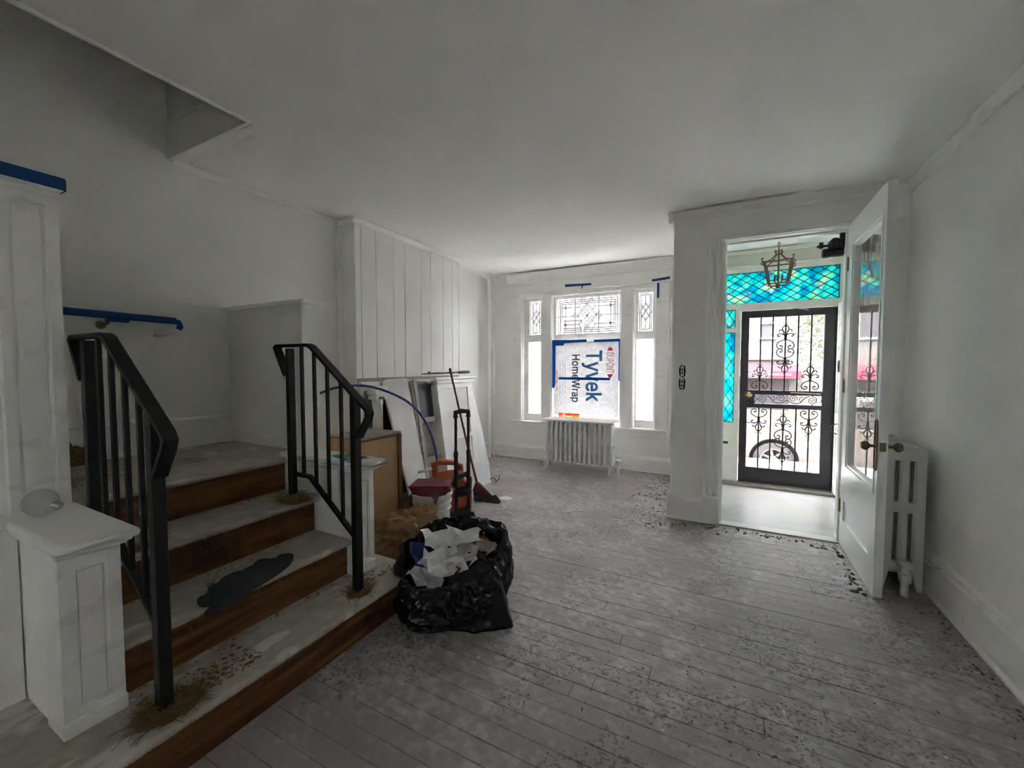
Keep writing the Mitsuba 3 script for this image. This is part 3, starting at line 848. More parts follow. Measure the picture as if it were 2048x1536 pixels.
ML = [rect_line(0.035, 0.06, 0.965, 0.94), rect_line(0.065, 0.115, 0.935, 0.885), rect_line(0.088, 0.165, 0.912, 0.835)]
ML += [[(0.305, 0), (0.305, 1)], [(0.68, 0), (0.68, 1)], [(0, 0.5), (0.28, 0.5)], [(0.705, 0.5), (1, 0.5)]]
ML += [[(0.145, 0.165), (0.145, 0.835)], [(0.86, 0.165), (0.86, 0.835)], [(0.088, 0.27), (0.37, 0.27)], [(0.088, 0.74), (0.37, 0.74)], [(0.62, 0.27), (0.912, 0.27)], [(0.62, 0.74), (0.912, 0.74)]]
for p_, q_ in (((0.571, 0.97), (0.345, 0.5)), ((0.345, 0.52), (0.571, 0.05)), ((0.414, 0.97), (0.648, 0.5)), ((0.648, 0.52), (0.414, 0.05))):
    ML += band(p_, q_, (-0.012, 0.012))
ML += [[(0.42, 0.5), (0.495, 0.66), (0.57, 0.5), (0.495, 0.34), (0.42, 0.5)], [(0.455, 0.58), (0.535, 0.42)], [(0.455, 0.42), (0.535, 0.58)], [(0.478, 0.5), (0.495, 0.54), (0.512, 0.5), (0.495, 0.46), (0.478, 0.5)]]
for cx in (0.305, 0.68):
    ML += [[(cx - 0.045, 0.5), (cx, 0.6), (cx + 0.045, 0.5), (cx, 0.4), (cx - 0.045, 0.5)], [(cx - 0.022, 0.5), (cx, 0.55), (cx + 0.022, 0.5), (cx, 0.45), (cx - 0.022, 0.5)]]
for cx in (0.145, 0.86):
    for cz in (0.27, 0.74):
        ML += [[(cx - 0.018, cz), (cx, cz + 0.04), (cx + 0.018, cz), (cx, cz - 0.04), (cx - 0.018, cz)]]
ML += [[(0.414, 0.97), (0.37, 0.74), (0.42, 0.62)], [(0.571, 0.97), (0.62, 0.74), (0.57, 0.62)], [(0.414, 0.05), (0.37, 0.27), (0.42, 0.38)], [(0.571, 0.05), (0.62, 0.27), (0.57, 0.38)]]
SL = [rect_line(0.12, 0.05, 0.88, 0.95), rect_line(0.22, 0.08, 0.78, 0.92), [(0.5, 0.08), (0.5, 0.32)], [(0.5, 0.68), (0.5, 0.92)], [(0.22, 0.66), (0.78, 0.34)], [(0.22, 0.70), (0.82, 0.36)], [(0.22, 0.34), (0.78, 0.66)], [(0.18, 0.36), (0.78, 0.70)],
      [(0.42, 0.68), (0.5, 0.72), (0.58, 0.68), (0.5, 0.64), (0.42, 0.68)], [(0.42, 0.32), (0.5, 0.36), (0.58, 0.32), (0.5, 0.28), (0.42, 0.32)], [(0.12, 0.5), (0.3, 0.6), (0.5, 0.72)], [(0.12, 0.5), (0.3, 0.4), (0.5, 0.28)], [(0.88, 0.5), (0.7, 0.6), (0.5, 0.72)], [(0.88, 0.5), (0.7, 0.4), (0.5, 0.28)], [(0, 0.5), (0.12, 0.5)], [(0.88, 0.5), (1, 0.5)]]


def sash(name, x0, x1, z0, z1, g, lines=None, mat='m_frost'):
    rail = sbox(x0, z0, x1, z1).difference(sbox(*g))
    s = part(w1, name, extr(rail, 'xz', YS, YS + 0.04), 'm_oldpaint')
    if lines is None:
        part(s, 'pane', sheet(sbox(*g), 'xz', YS + 0.02), mat)
    else:
        leaded(s, g, lines)
    part(s, 'bead', extr(sbox(g[0] - 0.012, g[1] - 0.012, g[2] + 0.012, g[3] + 0.012).difference(sbox(*g)), 'xz', YS - 0.006, YS + 0.001), 'm_oldpaint')
    return s


sash('top_sash', -2.655, -2.372, 1.745, 2.318, (-2.565, 1.79, -2.378, 2.285), SL)
sash('lower_sash', -2.655, -2.372, 0.552, 1.745, (-2.585, 0.655, -2.378, 1.695))
sash('top_sash', -2.196, -1.254, 1.735, 2.318, (-2.155, 1.785, -1.272, 2.285), ML)
sash('lower_sash', -2.196, -1.254, 0.552, 1.735, (-2.14, 0.62, -1.30, 1.68), mat='m_glass')
sash('top_sash', -1.07, -0.826, 1.745, 2.318, (-1.043, 1.785, -0.852, 2.29), SL)
sash('lower_sash', -1.07, -0.826, 0.552, 1.745, (-1.047, 0.65, -0.845, 1.692))

# white house wrap taped over the middle sash
hw = thing('house_wrap', 'white printed house wrap sheet taped over the middle of the front window', 'sheet')
wx0, wx1, wz0, wz1 = -2.175, -1.268, 0.668, 1.685
YW = YF + 0.012


def wr(u, v):
    x_, z_ = wx0 + (wx1 - wx0) * u, wz0 + (wz1 - wz0) * v
    w = 0.004 * (meshkit.fbm(np.stack([x_ * 9, z_ * 9, 0 * x_], -1), 4, 3) - 0.5)
    return np.stack([x_, YW + w, z_], -1)


part(hw, 'sheet', grid_mesh(wr, 60, 70), 'm_wrap', smooth=True)


def print_text(txt, h, x, ztop, mat, length, bold=True, name='lettering', y=YW - 0.004):
    """Lettering that reads downwards, its feet towards the left."""
    m = meshkit.text_mesh(txt, h, 0.0006, bold)
    v = np.array(m.vertices)
    k = length / v[:, 0].max()
    q = np.stack([x + v[:, 1], np.full(len(v), y) - v[:, 2], ztop - v[:, 0] * k], -1)
    part(hw, name, trimesh.Trimesh(q, m.faces, process=False), mat)


print_text('Tyvek', 0.209, -1.702, 1.567, 'm_wrapblue', 0.70, True)
print_text('HomeWrap', 0.107, -1.903, 1.514, 'm_wrapdark', 0.664, True)
print_text('DUPONT', 0.100, -1.430, 1.530, 'm_wrapred', 0.275, False)
for zz, s in ((1.55, 1), (1.238, -1)):
    e = Polygon([(-1.420, zz), (-1.342, zz), (-1.356, zz + s * 0.032), (-1.381, zz + s * 0.05), (-1.405, zz + s * 0.032)])
    part(hw, 'lettering', extr(e, 'xz', YW - 0.0046, YW - 0.004), 'm_wrapred')
print_text('MADE IN USA', 0.030, -2.143, 1.30, 'm_wrapred', 0.30, False)
for k, (xx, z0_, txt) in enumerate(((-2.085, 1.42, 'Cut I and slit the sheet at openings and fold'), (-2.045, 1.44, 'keep lapped over the lower course when fixing'), (-2.010, 1.46, 'fix to studs and tape every seam and corner'))):
    print_text(txt, 0.012, xx, z0_, 'm_wrapdark', 0.50, False)
part(hw, 'lettering', extr(sbox(-2.10, 0.635, -1.80, 0.690).difference(unary_union([Point(-2.02, 0.665).buffer(0.02).difference(Point(-2.02, 0.665).buffer(0.012)), sbox(-1.98, 0.64, -1.91, 0.652)])), 'xz', YW - 0.0046, YW - 0.004), 'm_wraporange')
part(hw, 'lettering', extr(sbox(-1.99, 1.695, -1.88, 1.70), 'xz', YW - 0.006, YW - 0.005), 'm_wraporange')


def tape(poly_or_rect, y, label, mat='m_tapethin', grp='strips of blue tape on the front window'):
    p_ = poly_or_rect if isinstance(poly_or_rect, Polygon) else sbox(*poly_or_rect)
    return single('tape_strip', extr(p_, 'xz', y - 0.0012, y), mat, label, 'tape', grp)


YT = YW - 0.0055
tape(Polygon([(-2.207, 1.05), (-2.175, 1.03), (-2.15, 1.09), (-2.148, 1.63), (-2.207, 1.64)]), YT, 'blue tape strip down the left edge of the white window sheet')
tape(Polygon([(-2.205, 1.63), (-2.03, 1.63), (-2.02, 1.66), (-1.70, 1.672), (-1.70, 1.705), (-2.205, 1.71)]), YT - 0.002, 'blue tape strip along the top left of the white window sheet')
tape(Polygon([(-1.60, 1.665), (-1.28, 1.668), (-1.242, 1.668), (-1.242, 1.702), (-1.60, 1.70)]), YT - 0.002, 'blue tape strip along the top right of the white window sheet')
tape(Polygon([(-1.268, 1.16), (-1.243, 1.14), (-1.242, 1.70), (-1.268, 1.70)]), YT, 'blue tape strip down the right edge of the white window sheet')
tape(Polygon([(-2.10, 1.158), (-1.385, 1.158), (-1.372, 1.192), (-2.10, 1.192)]), YT, 'blue tape strip across the middle of the white window sheet')
YH = YF - 0.031
single('tape_strip', cat(extr(Polygon([(-2.0, 2.425), (-1.63, 2.418), (-1.63, 2.446), (-2.0, 2.462)]), 'xz', YH - 0.001, YH), extr(Polygon([(-1.775, 2.385), (-1.76, 2.385), (-1.73, 2.43), (-1.75, 2.43)]), 'xz', YH - 0.003, YH - 0.001)), 'm_tape', 'blue tape strip with a torn end on the window header', 'tape')
single('tape_strip', extr(Polygon([(-0.86, 2.39), (-0.65, 2.405), (-0.65, 2.437), (-0.86, 2.42)]), 'xz', YH - 0.001, YH), 'm_tape', 'short blue tape strip at the right end of the window header', 'tape')
single('tape_strip', extr(Polygon([(-0.80, 2.19), (-0.772, 2.19), (-0.772, 2.37), (-0.80, 2.37)]), 'xz', YF - 0.026, YF - 0.0245), 'm_tape', 'blue tape strip hanging down the right window casing', 'tape')
struct('trim_9', cat(bx(VX - 0.10, VX - 0.03, YF - 0.03, YF, 2.28, 2.32, 0.004), bx(VX - 0.034, VX - 0.02, YF - 0.05, YF, 0.55, 2.36, 0.003)), 'm_oldpaint', 'narrow strip in the corner beside the window')

# ------------------------------------------------------------------ radiators
def radiator_section(depth, h, slots=2):
    """Outline of one cast section, seen along the row: feet not included."""
    body = sbox(0, 0.1, depth, h).buffer(-0.02).buffer(0.02)
    holes = []
    cw = depth / (slots + 1)
    for k in range(slots):
        c = cw * (k + 1)
        for a, b in ((0.17, 0.1 + (h - 0.1) * 0.49), (0.1 + (h - 0.1) * 0.56, h - 0.075)):
            holes.append(sbox(c - 0.009, a + 0.009, c + 0.009, b - 0.009).buffer(0.002))
    return body.difference(unary_union(holes))


def section_mesh(poly, plane, c, t):
    o = []
    for k, (a, s) in enumerate(((0.5, 0.011), (0.42, 0.004), (0.30, 0.0))):
        p_ = poly.buffer(-s) if s else poly
        o.append(extr(p_, plane, c - a * t, c + a * t))
    return cat(*o)


rw = thing('radiator', 'grey white cast iron radiator under the front window', 'radiator')
rx0, rx1, ry = -2.13, -1.235, 4.985
N = 14
pitch_ = (rx1 - rx0) / N
sec = affinity.translate(radiator_section(0.2, 0.625), ry, 0)
end = unary_union([sec, Polygon([(ry, 0.0), (ry + 0.028, 0.0), (ry + 0.05, 0.10), (ry + 0.05, 0.15), (ry, 0.2)]), Polygon([(ry + 0.2, 0.0), (ry + 0.172, 0.0), (ry + 0.15, 0.10), (ry + 0.15, 0.15), (ry + 0.2, 0.2)])])
for i in range(N):
    c = rx0 + (i + 0.5) * pitch_
    part(rw, 'section', section_mesh(end if i in (0, N - 1) else sec, 'yz', c, 0.037), 'm_radiator')
part(rw, 'connector', cat(rod((rx0 + 0.02, ry + 0.1, 0.15), (rx1 - 0.02, ry + 0.1, 0.15), 0.03), rod((rx0 + 0.02, ry + 0.1, 0.57), (rx1 - 0.02, ry + 0.1, 0.57), 0.03)), 'm_radiator', smooth=40)
part(rw, 'lid', bx(rx0 - 0.02, rx1 + 0.02, ry - 0.03, ry + 0.30, 0.638, 0.654, 0.003), 'm_radiator', label='flat metal lid')
part(rw, 'valve', cat(rod((rx1 + 0.06, ry + 0.06, 0), (rx1 + 0.06, ry + 0.06, 0.16), 0.018), lathe([(0, 0), (0.026, 0), (0.026, 0.04), (0.016, 0.05), (0.016, 0.07), (0, 0.07)], (rx1 + 0.06, ry + 0.06, 0.08), 20), lathe([(0, 0), (0.035, 0.0), (0.04, 0.012), (0.03, 0.024), (0, 0.028)], (rx1 + 0.06, ry + 0.06, 0.175), 20), rod((rx1 - 0.01, ry + 0.06, 0.10), (rx1 + 0.06, ry + 0.06, 0.10), 0.016)), 'm_radiator', smooth=40)
part(rw, 'pipe', cat(rod((rx0 - 0.05, ry + 0.1, 0), (rx0 - 0.05, ry + 0.1, 0.1), 0.015), rod((rx0 - 0.06, ry + 0.1, 0.1), (rx0 + 0.01, ry + 0.1, 0.1), 0.015), lathe([(0, 0), (0.024, 0), (0.024, 0.035), (0, 0.035)], (rx0 - 0.05, ry + 0.1, 0.085), 16)), 'm_radiator', smooth=40)
rb = thing('floor_plate', 'dirty sheet metal plate on the floor under the window radiator', 'floor plate')
part(rb, 'plate', bx(rx0 - 0.03, rx1 + 0.16, ry - 0.06, YF - 0.036, 0.001, 0.004, 0.001), 'm_greywood')

rd = thing('radiator', 'white cast iron radiator standing behind the open glass door', 'radiator')
sx0 = 0.845
sec2 = affinity.translate(radiator_section(0.20, 0.865), sx0, 0)
end2 = unary_union([sec2, Polygon([(sx0, 0.0), (sx0 + 0.025, 0.0), (sx0 + 0.05, 0.12), (sx0 + 0.05, 0.2), (sx0, 0.25)]), Polygon([(sx0 + 0.2, 0.0), (sx0 + 0.175, 0.0), (sx0 + 0.15, 0.12), (sx0 + 0.15, 0.2), (sx0 + 0.2, 0.25)])])
for i in range(9):
    part(rd, 'section', section_mesh(end2 if i in (0, 8) else sec2, 'xz', 3.26 + i * 0.066, 0.05), 'm_radiatordull')
part(rd, 'connector', cat(rod((sx0 + 0.1, 3.25, 0.15), (sx0 + 0.1, 3.8, 0.15), 0.03), rod((sx0 + 0.1, 3.25, 0.8), (sx0 + 0.1, 3.8, 0.8), 0.03)), 'm_radiatordull', smooth=40)
part(rd, 'valve', cat(rod((0.94, 3.16, 0), (0.94, 3.16, 0.18), 0.02), lathe([(0, 0), (0.03, 0), (0.03, 0.045), (0.018, 0.055), (0.018, 0.075), (0, 0.075)], (0.94, 3.16, 0.085), 20), lathe([(0, 0), (0.036, 0.0), (0.042, 0.012), (0.03, 0.026), (0, 0.03)], (0.94, 3.16, 0.175), 20), rod((0.94, 3.16, 0.12), (0.94, 3.26, 0.12), 0.018)), 'm_radiatordull', smooth=40)
part(rd, 'air_pipe', tube([(1.045, 3.24, 0.21), (1.062, 3.18, 0.19), (1.075, 3.12, 0.215)], 0.004, 6), 'm_radiatordull')

# corner riser pipes
cp = thing('riser_pipe', 'tall white riser pipe in the far left corner, the nearer of two', 'pipe')
part(cp, 'pipe', rod((-3.105, 5.20, 0), (-3.105, 5.20, 2.69), 0.022, 16), 'm_oldpaint', smooth=40)
part(cp, 'collar', cat(lathe([(0, 0), (0.048, 0), (0.048, 0.012), (0, 0.012)], (-3.105, 5.20, 2.60), 20), lathe([(0, 0), (0.03, 0), (0.034, 0.03), (0.03, 0.06), (0, 0.06)], (-3.105, 5.20, 2.62), 20)), 'm_oldpaint', smooth=40)
cp = thing('riser_pipe', 'thinner white riser pipe nearer the window in the far left corner', 'pipe')
part(cp, 'pipe', rod((-3.09, 5.30, 0), (-3.09, 5.30, 2.69), 0.017, 16), 'm_oldpaint', smooth=40)
part(cp, 'collar', cat(lathe([(0, 0), (0.045, 0), (0.045, 0.012), (0, 0.012)], (-3.09, 5.30, 2.585), 20), lathe([(0, 0), (0.026, 0), (0.03, 0.03), (0.026, 0.06), (0, 0.06)], (-3.09, 5.30, 2.61), 20)), 'm_oldpaint', smooth=40)

# wiring boxes in the pillar
for z, a, lab in ((1.303, 0.052, 'upper uncovered outlet in a ragged black hole on the vestibule pillar'), (1.196, 0.05, 'lower uncovered outlet in a ragged black hole on the vestibule pillar')):
    sw = thing('wall_outlet', lab, 'outlet')
    pts = []
    for k in range(26):
        t_ = k / 26 * 2 * math.pi
        rr = 1 + R.uniform(-0.12, 0.1)
        pts.append((-0.355 + 0.027 * rr * math.copysign(abs(math.cos(t_)) ** 0.7, math.cos(t_)), z + a * rr * math.copysign(abs(math.sin(t_)) ** 0.8, math.sin(t_))))
    part(sw, 'hole', extr(Polygon(pts).buffer(0), 'xz', 3.8675, 3.8695), 'm_void', label='ragged black hole in the plaster')
    yoke = sbox(-0.355 - 0.013, z - a * 0.86, -0.355 + 0.013, z + a * 0.86).buffer(-0.008).buffer(0.008)
    part(sw, 'yoke', extr(yoke, 'xz', 3.861, 3.8675), 'm_steel')
    part(sw, 'socket', cat(bx(-0.361, -0.349, 3.857, 3.862, z + 0.006, z + 0.026, 0.002), bx(-0.361, -0.349, 3.857, 3.862, z - 0.026, z - 0.006, 0.002)), 'm_black')

# ------------------------------------------------------------------ chimney breast, panelling and mantel
struct('wall_breast', bx(XL, -3.05, 2.70, 4.33, -0.05, 2.72), 'm_wall', 'plastered chimney breast')
wp = thing('wall_panelling', 'white vertical board panelling on the chimney breast', 'panelling')
yb = [2.705, 2.765, 2.949, 3.185, 3.347, 3.608, 3.768, 4.002, 4.187, 4.325]
for a, b in zip(yb[:-1], yb[1:]):
    part(wp, 'board', bx(-3.052, -3.03, a + 0.0022, b - 0.0022, 1.232, 2.645, 0.003), 'm_coverwhite')
part(wp, 'edge_strip', bx(-3.055, -3.024, 2.688, 2.712, 1.232, 2.645, 0.004), 'm_coverwhite')
part(wp, 'edge_strip', bx(-3.055, -3.024, 4.318, 4.34, 1.232, 2.645, 0.004), 'm_coverwhite')
part(wp, 'cornice', cat(crown('y', -3.03, 2.66, 4.36, 2.69, 1, 0.05, 0.04), crown('x', 2.70, XL, -3.02, 2.69, -1, 0.05, 0.04)), 'm_coverwhite')
part(wp, 'corner_strip', bx(XL, XL + 0.035, 2.655, 2.70, 0.5, 2.645, 0.003), 'm_wall')
mt = thing('mantelpiece', 'white fireplace mantel with small fluted columns under the panelling', 'mantel')
part(mt, 'back_panel', bx(-3.05, -3.035, 2.72, 4.31, 0, 1.235), 'm_greywood')
fp = sbox(2.70, 0.0, 4.33, 1.20).difference(unary_union([sbox(2.745, 0.02, 3.0, 1.115), sbox(3.0, 0.0, 4.03, 1.05), sbox(4.03, 0.02, 4.285, 1.115)]))
part(mt, 'surround', extr(fp, 'yz', -3.035, -3.0), 'm_coverwhite')
part(mt, 'frieze', bx(-3.05, -2.985, 2.70, 4.33, 1.15, 1.20, 0.005), 'm_coverwhite')
part(mt, 'firebox', bx(-3.036, -3.03, 3.0, 4.03, 0.0, 1.05), 'm_soot')
for yc in (2.875, 4.155):
    fl_ = Polygon([((0.048 - (0.006 if k % 4 in (1, 2) else 0)) * math.cos(k / 64 * 2 * math.pi), (0.048 - (0.006 if k % 4 in (1, 2) else 0)) * math.sin(k / 64 * 2 * math.pi)) for k in range(64)])
    colm = part(mt, 'column', extr(affinity.translate(fl_, -2.96, yc), 'xy', 0.06, 0.985), 'm_coverwhite')
    part(colm, 'capital', cat(lathe([(0, 0), (0.05, 0), (0.054, 0.02), (0.05, 0.045), (0, 0.045)], (-2.96, yc, 0.985), 24), rod((-2.90, yc - 0.06, 1.048), (-3.0, yc - 0.06, 1.048), 0.02, 16), rod((-2.90, yc + 0.05, 1.048), (-3.0, yc + 0.05, 1.048), 0.02, 16),
                              bx(-3.0, -2.905, yc - 0.07, yc + 0.07, 1.055, 1.075, 0.004), bx(-3.02, -2.895, yc - 0.08, yc + 0.08, 1.075, 1.155, 0.006)), 'm_coverwhite', smooth=40)
    part(colm, 'base', lathe([(0, 0), (0.062, 0), (0.062, 0.03), (0.05, 0.06), (0, 0.06)], (-2.96, yc, 0), 24), 'm_coverwhite', smooth=40)

# ------------------------------------------------------------------ stairs
st = thing('staircase', 'short flight of worn brown wooden steps up to a dusty landing', 'stairs')
RX = [-1.579, -1.845, -2.111, -2.377]
YA, YB = 0.585, 1.552


def tread(x1, x0, y0, y1, z, th=0.032):
    """A board with a rounded front edge at x1."""
    pf = [(x0, z), (x0, z - th)] + [(x1 - 0.016 + 0.016 * math.cos(a), z - th / 2 + th / 2 * math.sin(a)) for a in np.linspace(-math.pi / 2, math.pi / 2, 9)]
    return extr(Polygon(pf), 'xz', y0, y1)


for i in range(4):
    z = 0.2 * (i + 1)
    y0, y1 = (0.05, 1.80) if i == 0 else (YA, YB)
    part(st, 'riser', bx(RX[i] - 0.02, RX[i], y0, y1, z - 0.2, z - 0.03), 'm_riser')
    if i < 3:
        x0 = RX[i + 1] - 0.01 if i else -2.15
        part(st, 'tread', tread(RX[i] + 0.042, x0, y0, y1, z), 'm_tread')
part(st, 'riser', bx(-2.14, RX[0], 1.78, 1.80, 0, 0.17), 'm_riser')
part(st, 'landing', cat(tread(RX[3] + 0.042, XL, YA, YB, 0.8, 0.035), bx(XL, RX[3] - 0.02, YB - 0.01, 1.72, 0.765, 0.8)), 'm_tread')
part(st, 'core', cat(bx(-2.1, RX[0] - 0.02, 0.1, 1.76, 0, 0.165), bx(-2.37, RX[1] - 0.02, YA, YB, 0.19, 0.365), bx(-2.39, RX[2] - 0.02, YA, YB, 0.36, 0.565)), 'm_subfloor')
# first step of the upper flight and those hidden behind the newel
for i in range(9):
    z = 0.8 + 0.2 * (i + 1)
    yy = 0.60 - 0.26 * i
    part(st, 'riser', bx(XL, -2.36, yy - 0.02, yy, z - 0.2, z - 0.03), 'm_riser')
    part(st, 'tread', bx(XL, -2.36, yy - 0.28, yy + 0.03, z - 0.03, z, 0.008), 'm_tread')

half = thing('half_wall', 'waist high white wall with a plain cap at the far side of the landing', 'half wall')
part(half, 'body', bx(XL, -2.41, 1.71, 1.81, 0.0, 1.745), 'm_wall')
part(half, 'cap', bx(XL, -2.355, 1.685, 1.88, 1.745, 1.772, 0.004), 'm_trim')


def cap_round(x0, x1, y0, y1, z0, z1):
    """A thick cap with a rounded nose all round."""
    r_ = (z1 - z0) / 2
    o = []
    for k in range(7):
        a = -math.pi / 2 + math.pi * k / 6
        o.append((r_ * (1 - math.cos(a)), z0 + r_ + r_ * math.sin(a)))
    V, F = [], []
    for ins, z in o:
        V += [(x0 + ins, y0 + ins, z), (x1 - ins, y0 + ins, z), (x1 - ins, y1 - ins, z), (x0 + ins, y1 - ins, z)]
    for k in range(6):
        for j in range(4):
            A, B = k * 4 + j, k * 4 + (j + 1) % 4
            F += [[A, B, B + 4], [A, B + 4, A + 4]]
    F += [[0, 2, 1], [0, 3, 2], [24, 25, 26], [24, 26, 27]]
    return trimesh.Trimesh(np.array(V, float), np.array(F), process=False)


def curb(label, y0, y1, xw, cap, panel_side):
    k = thing('stair_curb', label, 'curb wall')
    part(k, 'wall', bx(xw, -1.80, y0 + 0.004, y1 - 0.004, 0.0, 0.79), 'm_wall')
    px = -1.775
    pz0, pz1 = 0.2, 0.775
    fpn = sbox(y0, pz0, y1, pz1).difference(sbox(y0 + 0.03, pz0 + 0.07, y1 - 0.03, pz1 - 0.05))
    nw = part(k, 'newel', cat(bx(px - 0.13, px - 0.014, y0, y1, 0.0, pz1), extr(fpn, 'yz', px - 0.015, px)), 'm_oldpaint')
    part(nw, 'panel', bx(px - 0.016, px - 0.008, y0 + 0.042, y1 - 0.042, pz0 + 0.082, pz1 - 0.062, 0.003), 'm_oldpaint')
    part(nw, 'panel_bead', extr(sbox(y0 + 0.029, pz0 + 0.069, y1 - 0.029, pz1 - 0.049).difference(sbox(y0 + 0.04, pz0 + 0.08, y1 - 0.04, pz1 - 0.06)), 'yz', px - 0.012, px - 0.003), 'm_oldpaint')
    part(nw, 'plinth', bx(px - 0.13, px + 0.006, y0 - 0.004, y1 + 0.004, pz0, pz0 + 0.05, 0.003), 'm_oldpaint')
    part(k, 'cap_moulding', cat(bx(xw, px + 0.03, y0 - 0.012, y1 + 0.012, 0.768, 0.782, 0.005), bx(xw, px + 0.05, y0 - 0.02, y1 + 0.02, 0.780, 0.797, 0.006)), 'm_oldpaint')
    part(k, 'cap', cap_round(*cap, 0.795, 0.831), 'm_oldpaint', smooth=40)
    return k


curb('low white panelled curb beside the steps with the bulb on it', 0.437, 0.583, -2.35, (-2.36, -1.69, 0.408, 0.607), 1)
curb('low white panelled curb between the steps and the wooden box', 1.555, 1.685, -2.41, (-2.40, -1.69, 1.53, 1.715), 1)
# box newel and the wall of the upper flight
nb = thing('box_newel', 'tall white panelled box newel at the left edge with blue tape round its cap', 'newel post')
pf = sbox(0.44, 0.83, 0.59, 1.985).difference(sbox(0.466, 0.89, 0.556, 1.93))
part(nb, 'body', cat(bx(-2.36, -2.212, 0.44, 0.59, 0.83, 1.985), extr(pf, 'yz', -2.213, -2.20)), 'm_oldpaint')
part(nb, 'panel', bx(-2.216, -2.206, 0.475, 0.547, 0.90, 1.92, 0.003), 'm_oldpaint')
part(nb, 'cap', cat(bx(-2.375, -2.192, -0.6, 0.598, 1.96, 1.988, 0.006), bx(-2.385, -2.182, -0.6, 0.606, 1.988, 2.03, 0.008)), 'm_oldpaint')
single('tape_strip', cat(bx(-2.1805, -2.179, -0.6, 0.606, 1.994, 2.038), bx(-2.386, -2.179, 0.607, 0.6085, 1.994, 2.034)), 'm_tape', 'blue tape along the cap of the tall box newel', 'tape')
struct('wall_stairs', cat(bx(-2.36, -2.24, YR, 0.44, 0.0, 1.965)), 'm_wall', 'white wall below the upper flight of stairs')
kn = thing('knee_wall', 'low white wall with a wooden cap at the bottom left edge', 'half wall')
part(kn, 'body', bx(-2.30, -2.13, YR + 0.02, 0.436, 0.0, 0.805), 'm_wall')
part(kn, 'cap', bx(-2.31, -2.105, YR + 0.02, 0.43, 0.805, 0.83, 0.006), 'm_oldpaint')

# landing baseboards
struct('baseboard_landing', cat(bx(XL, XL + 0.016, 0.62, 1.71, 0.80, 0.985), bx(XL, XL + 0.022, 0.62, 1.71, 0.985, 1.0, 0.004)), 'm_wall', 'white baseboard on the wall above the landing')

# wall handrail wound with tape
wh = thing('wall_handrail', 'slim wall handrail wound in blue tape above the landing', 'handrail')
part(wh, 'rail', tube([(-3.165, -0.2, 1.655), (-3.165, 0.85, 1.645), (-3.165, 1.355, 1.638)], 0.021, 12), 'm_tape', smooth=60, label='rail wrapped in blue tape')
part(wh, 'return_end', tube([(-3.165, 1.34, 1.638), (-3.167, 1.375, 1.63), (-3.17, 1.385, 1.605), (-3.175, 1.375, 1.585)], 0.017, 10), 'm_tape', smooth=60)
part(wh, 'wrapped_bracket', jig(tube([(-3.17, 1.375, 1.58), (-3.185, 1.34, 1.573), (-3.2, 1.30, 1.56), (-3.24, 1.28, 1.555)], [0.012, 0.016, 0.018, 0.02], 10), 0.003, 60), 'm_paper', smooth=60, label='bracket wrapped in crumpled white film')
part(wh, 'bracket', cat(tube([(-3.165, 1.03, 1.63), (-3.168, 1.03, 1.598), (-3.2, 1.02, 1.588), (-3.24, 1.02, 1.588)], 0.009, 8), lathe([(0, 0), (0.024, 0), (0.02, 0.012), (0, 0.014)], (-3.239, 1.02, 1.588), 16, 'x')), 'm_oldbrass', smooth=40)
part(wh, 'tape_flap', bx(-3.188, -3.14, 1.02, 1.12, 1.606, 1.62, 0.004), 'm_tape')


# black railings
def railing(label, y):
    k = thing('stair_railing', label, 'railing', 'black metal railings of the steps')
    p1x, p2x = -2.135, -1.635
    zt0, zt1 = 0.63, 0.2
    part(k, 'post', bx(p1x - 0.017, p1x + 0.017, y - 0.017, y + 0.017, 0.6, 1.445, 0.002), 'm_iron')
    part(k, 'post', bx(p2x - 0.019, p2x + 0.019, y - 0.019, y + 0.019, 0.2, 1.20, 0.002), 'm_iron')
    top = [(-2.255, y, 1.462), (-1.965, y, 1.462), (-1.535, y, 1.125)]
    drop = [(-2.16, y, 1.295), (-2.232, y, 1.425), (-2.245, y, 1.45), (-2.232, y, 1.460), (-1.975, y, 1.460), (-1.945, y, 1.448), (-1.55, y, 1.140), (-1.535, y, 1.118), (-1.545, y, 1.095), (-1.612, y, 0.995)]
    part(k, 'handrail', flatbar(drop, 0.042, 0.016), 'm_iron')
    low = [(p1x, y, 0.752), (-1.985, y, 0.752), (p2x, y, 0.478)]
    part(k, 'lower_rail', flatbar(low, 0.022, 0.018), 'm_iron')
    for j in range(4):
        x = p1x + (p2x - p1x) * (j + 1) / 5
        zt = 1.455 if x < -1.97 else 1.455 + (x + 1.96) * (1.125 - 1.46) / (-1.535 + 1.965)
        zb = 0.75 if x < -1.985 else 0.752 + (x + 1.985) * (0.478 - 0.752) / (p2x + 1.985)
        part(k, 'baluster', bx(x - 0.0075, x + 0.0075, y - 0.0075, y + 0.0075, zb, zt, 0.001), 'm_iron')
    return k


railing('black metal railing on the near side of the steps beside the curb with the bulb', 0.632)
railing('black metal railing on the far side of the steps beside the wooden box', 1.44)


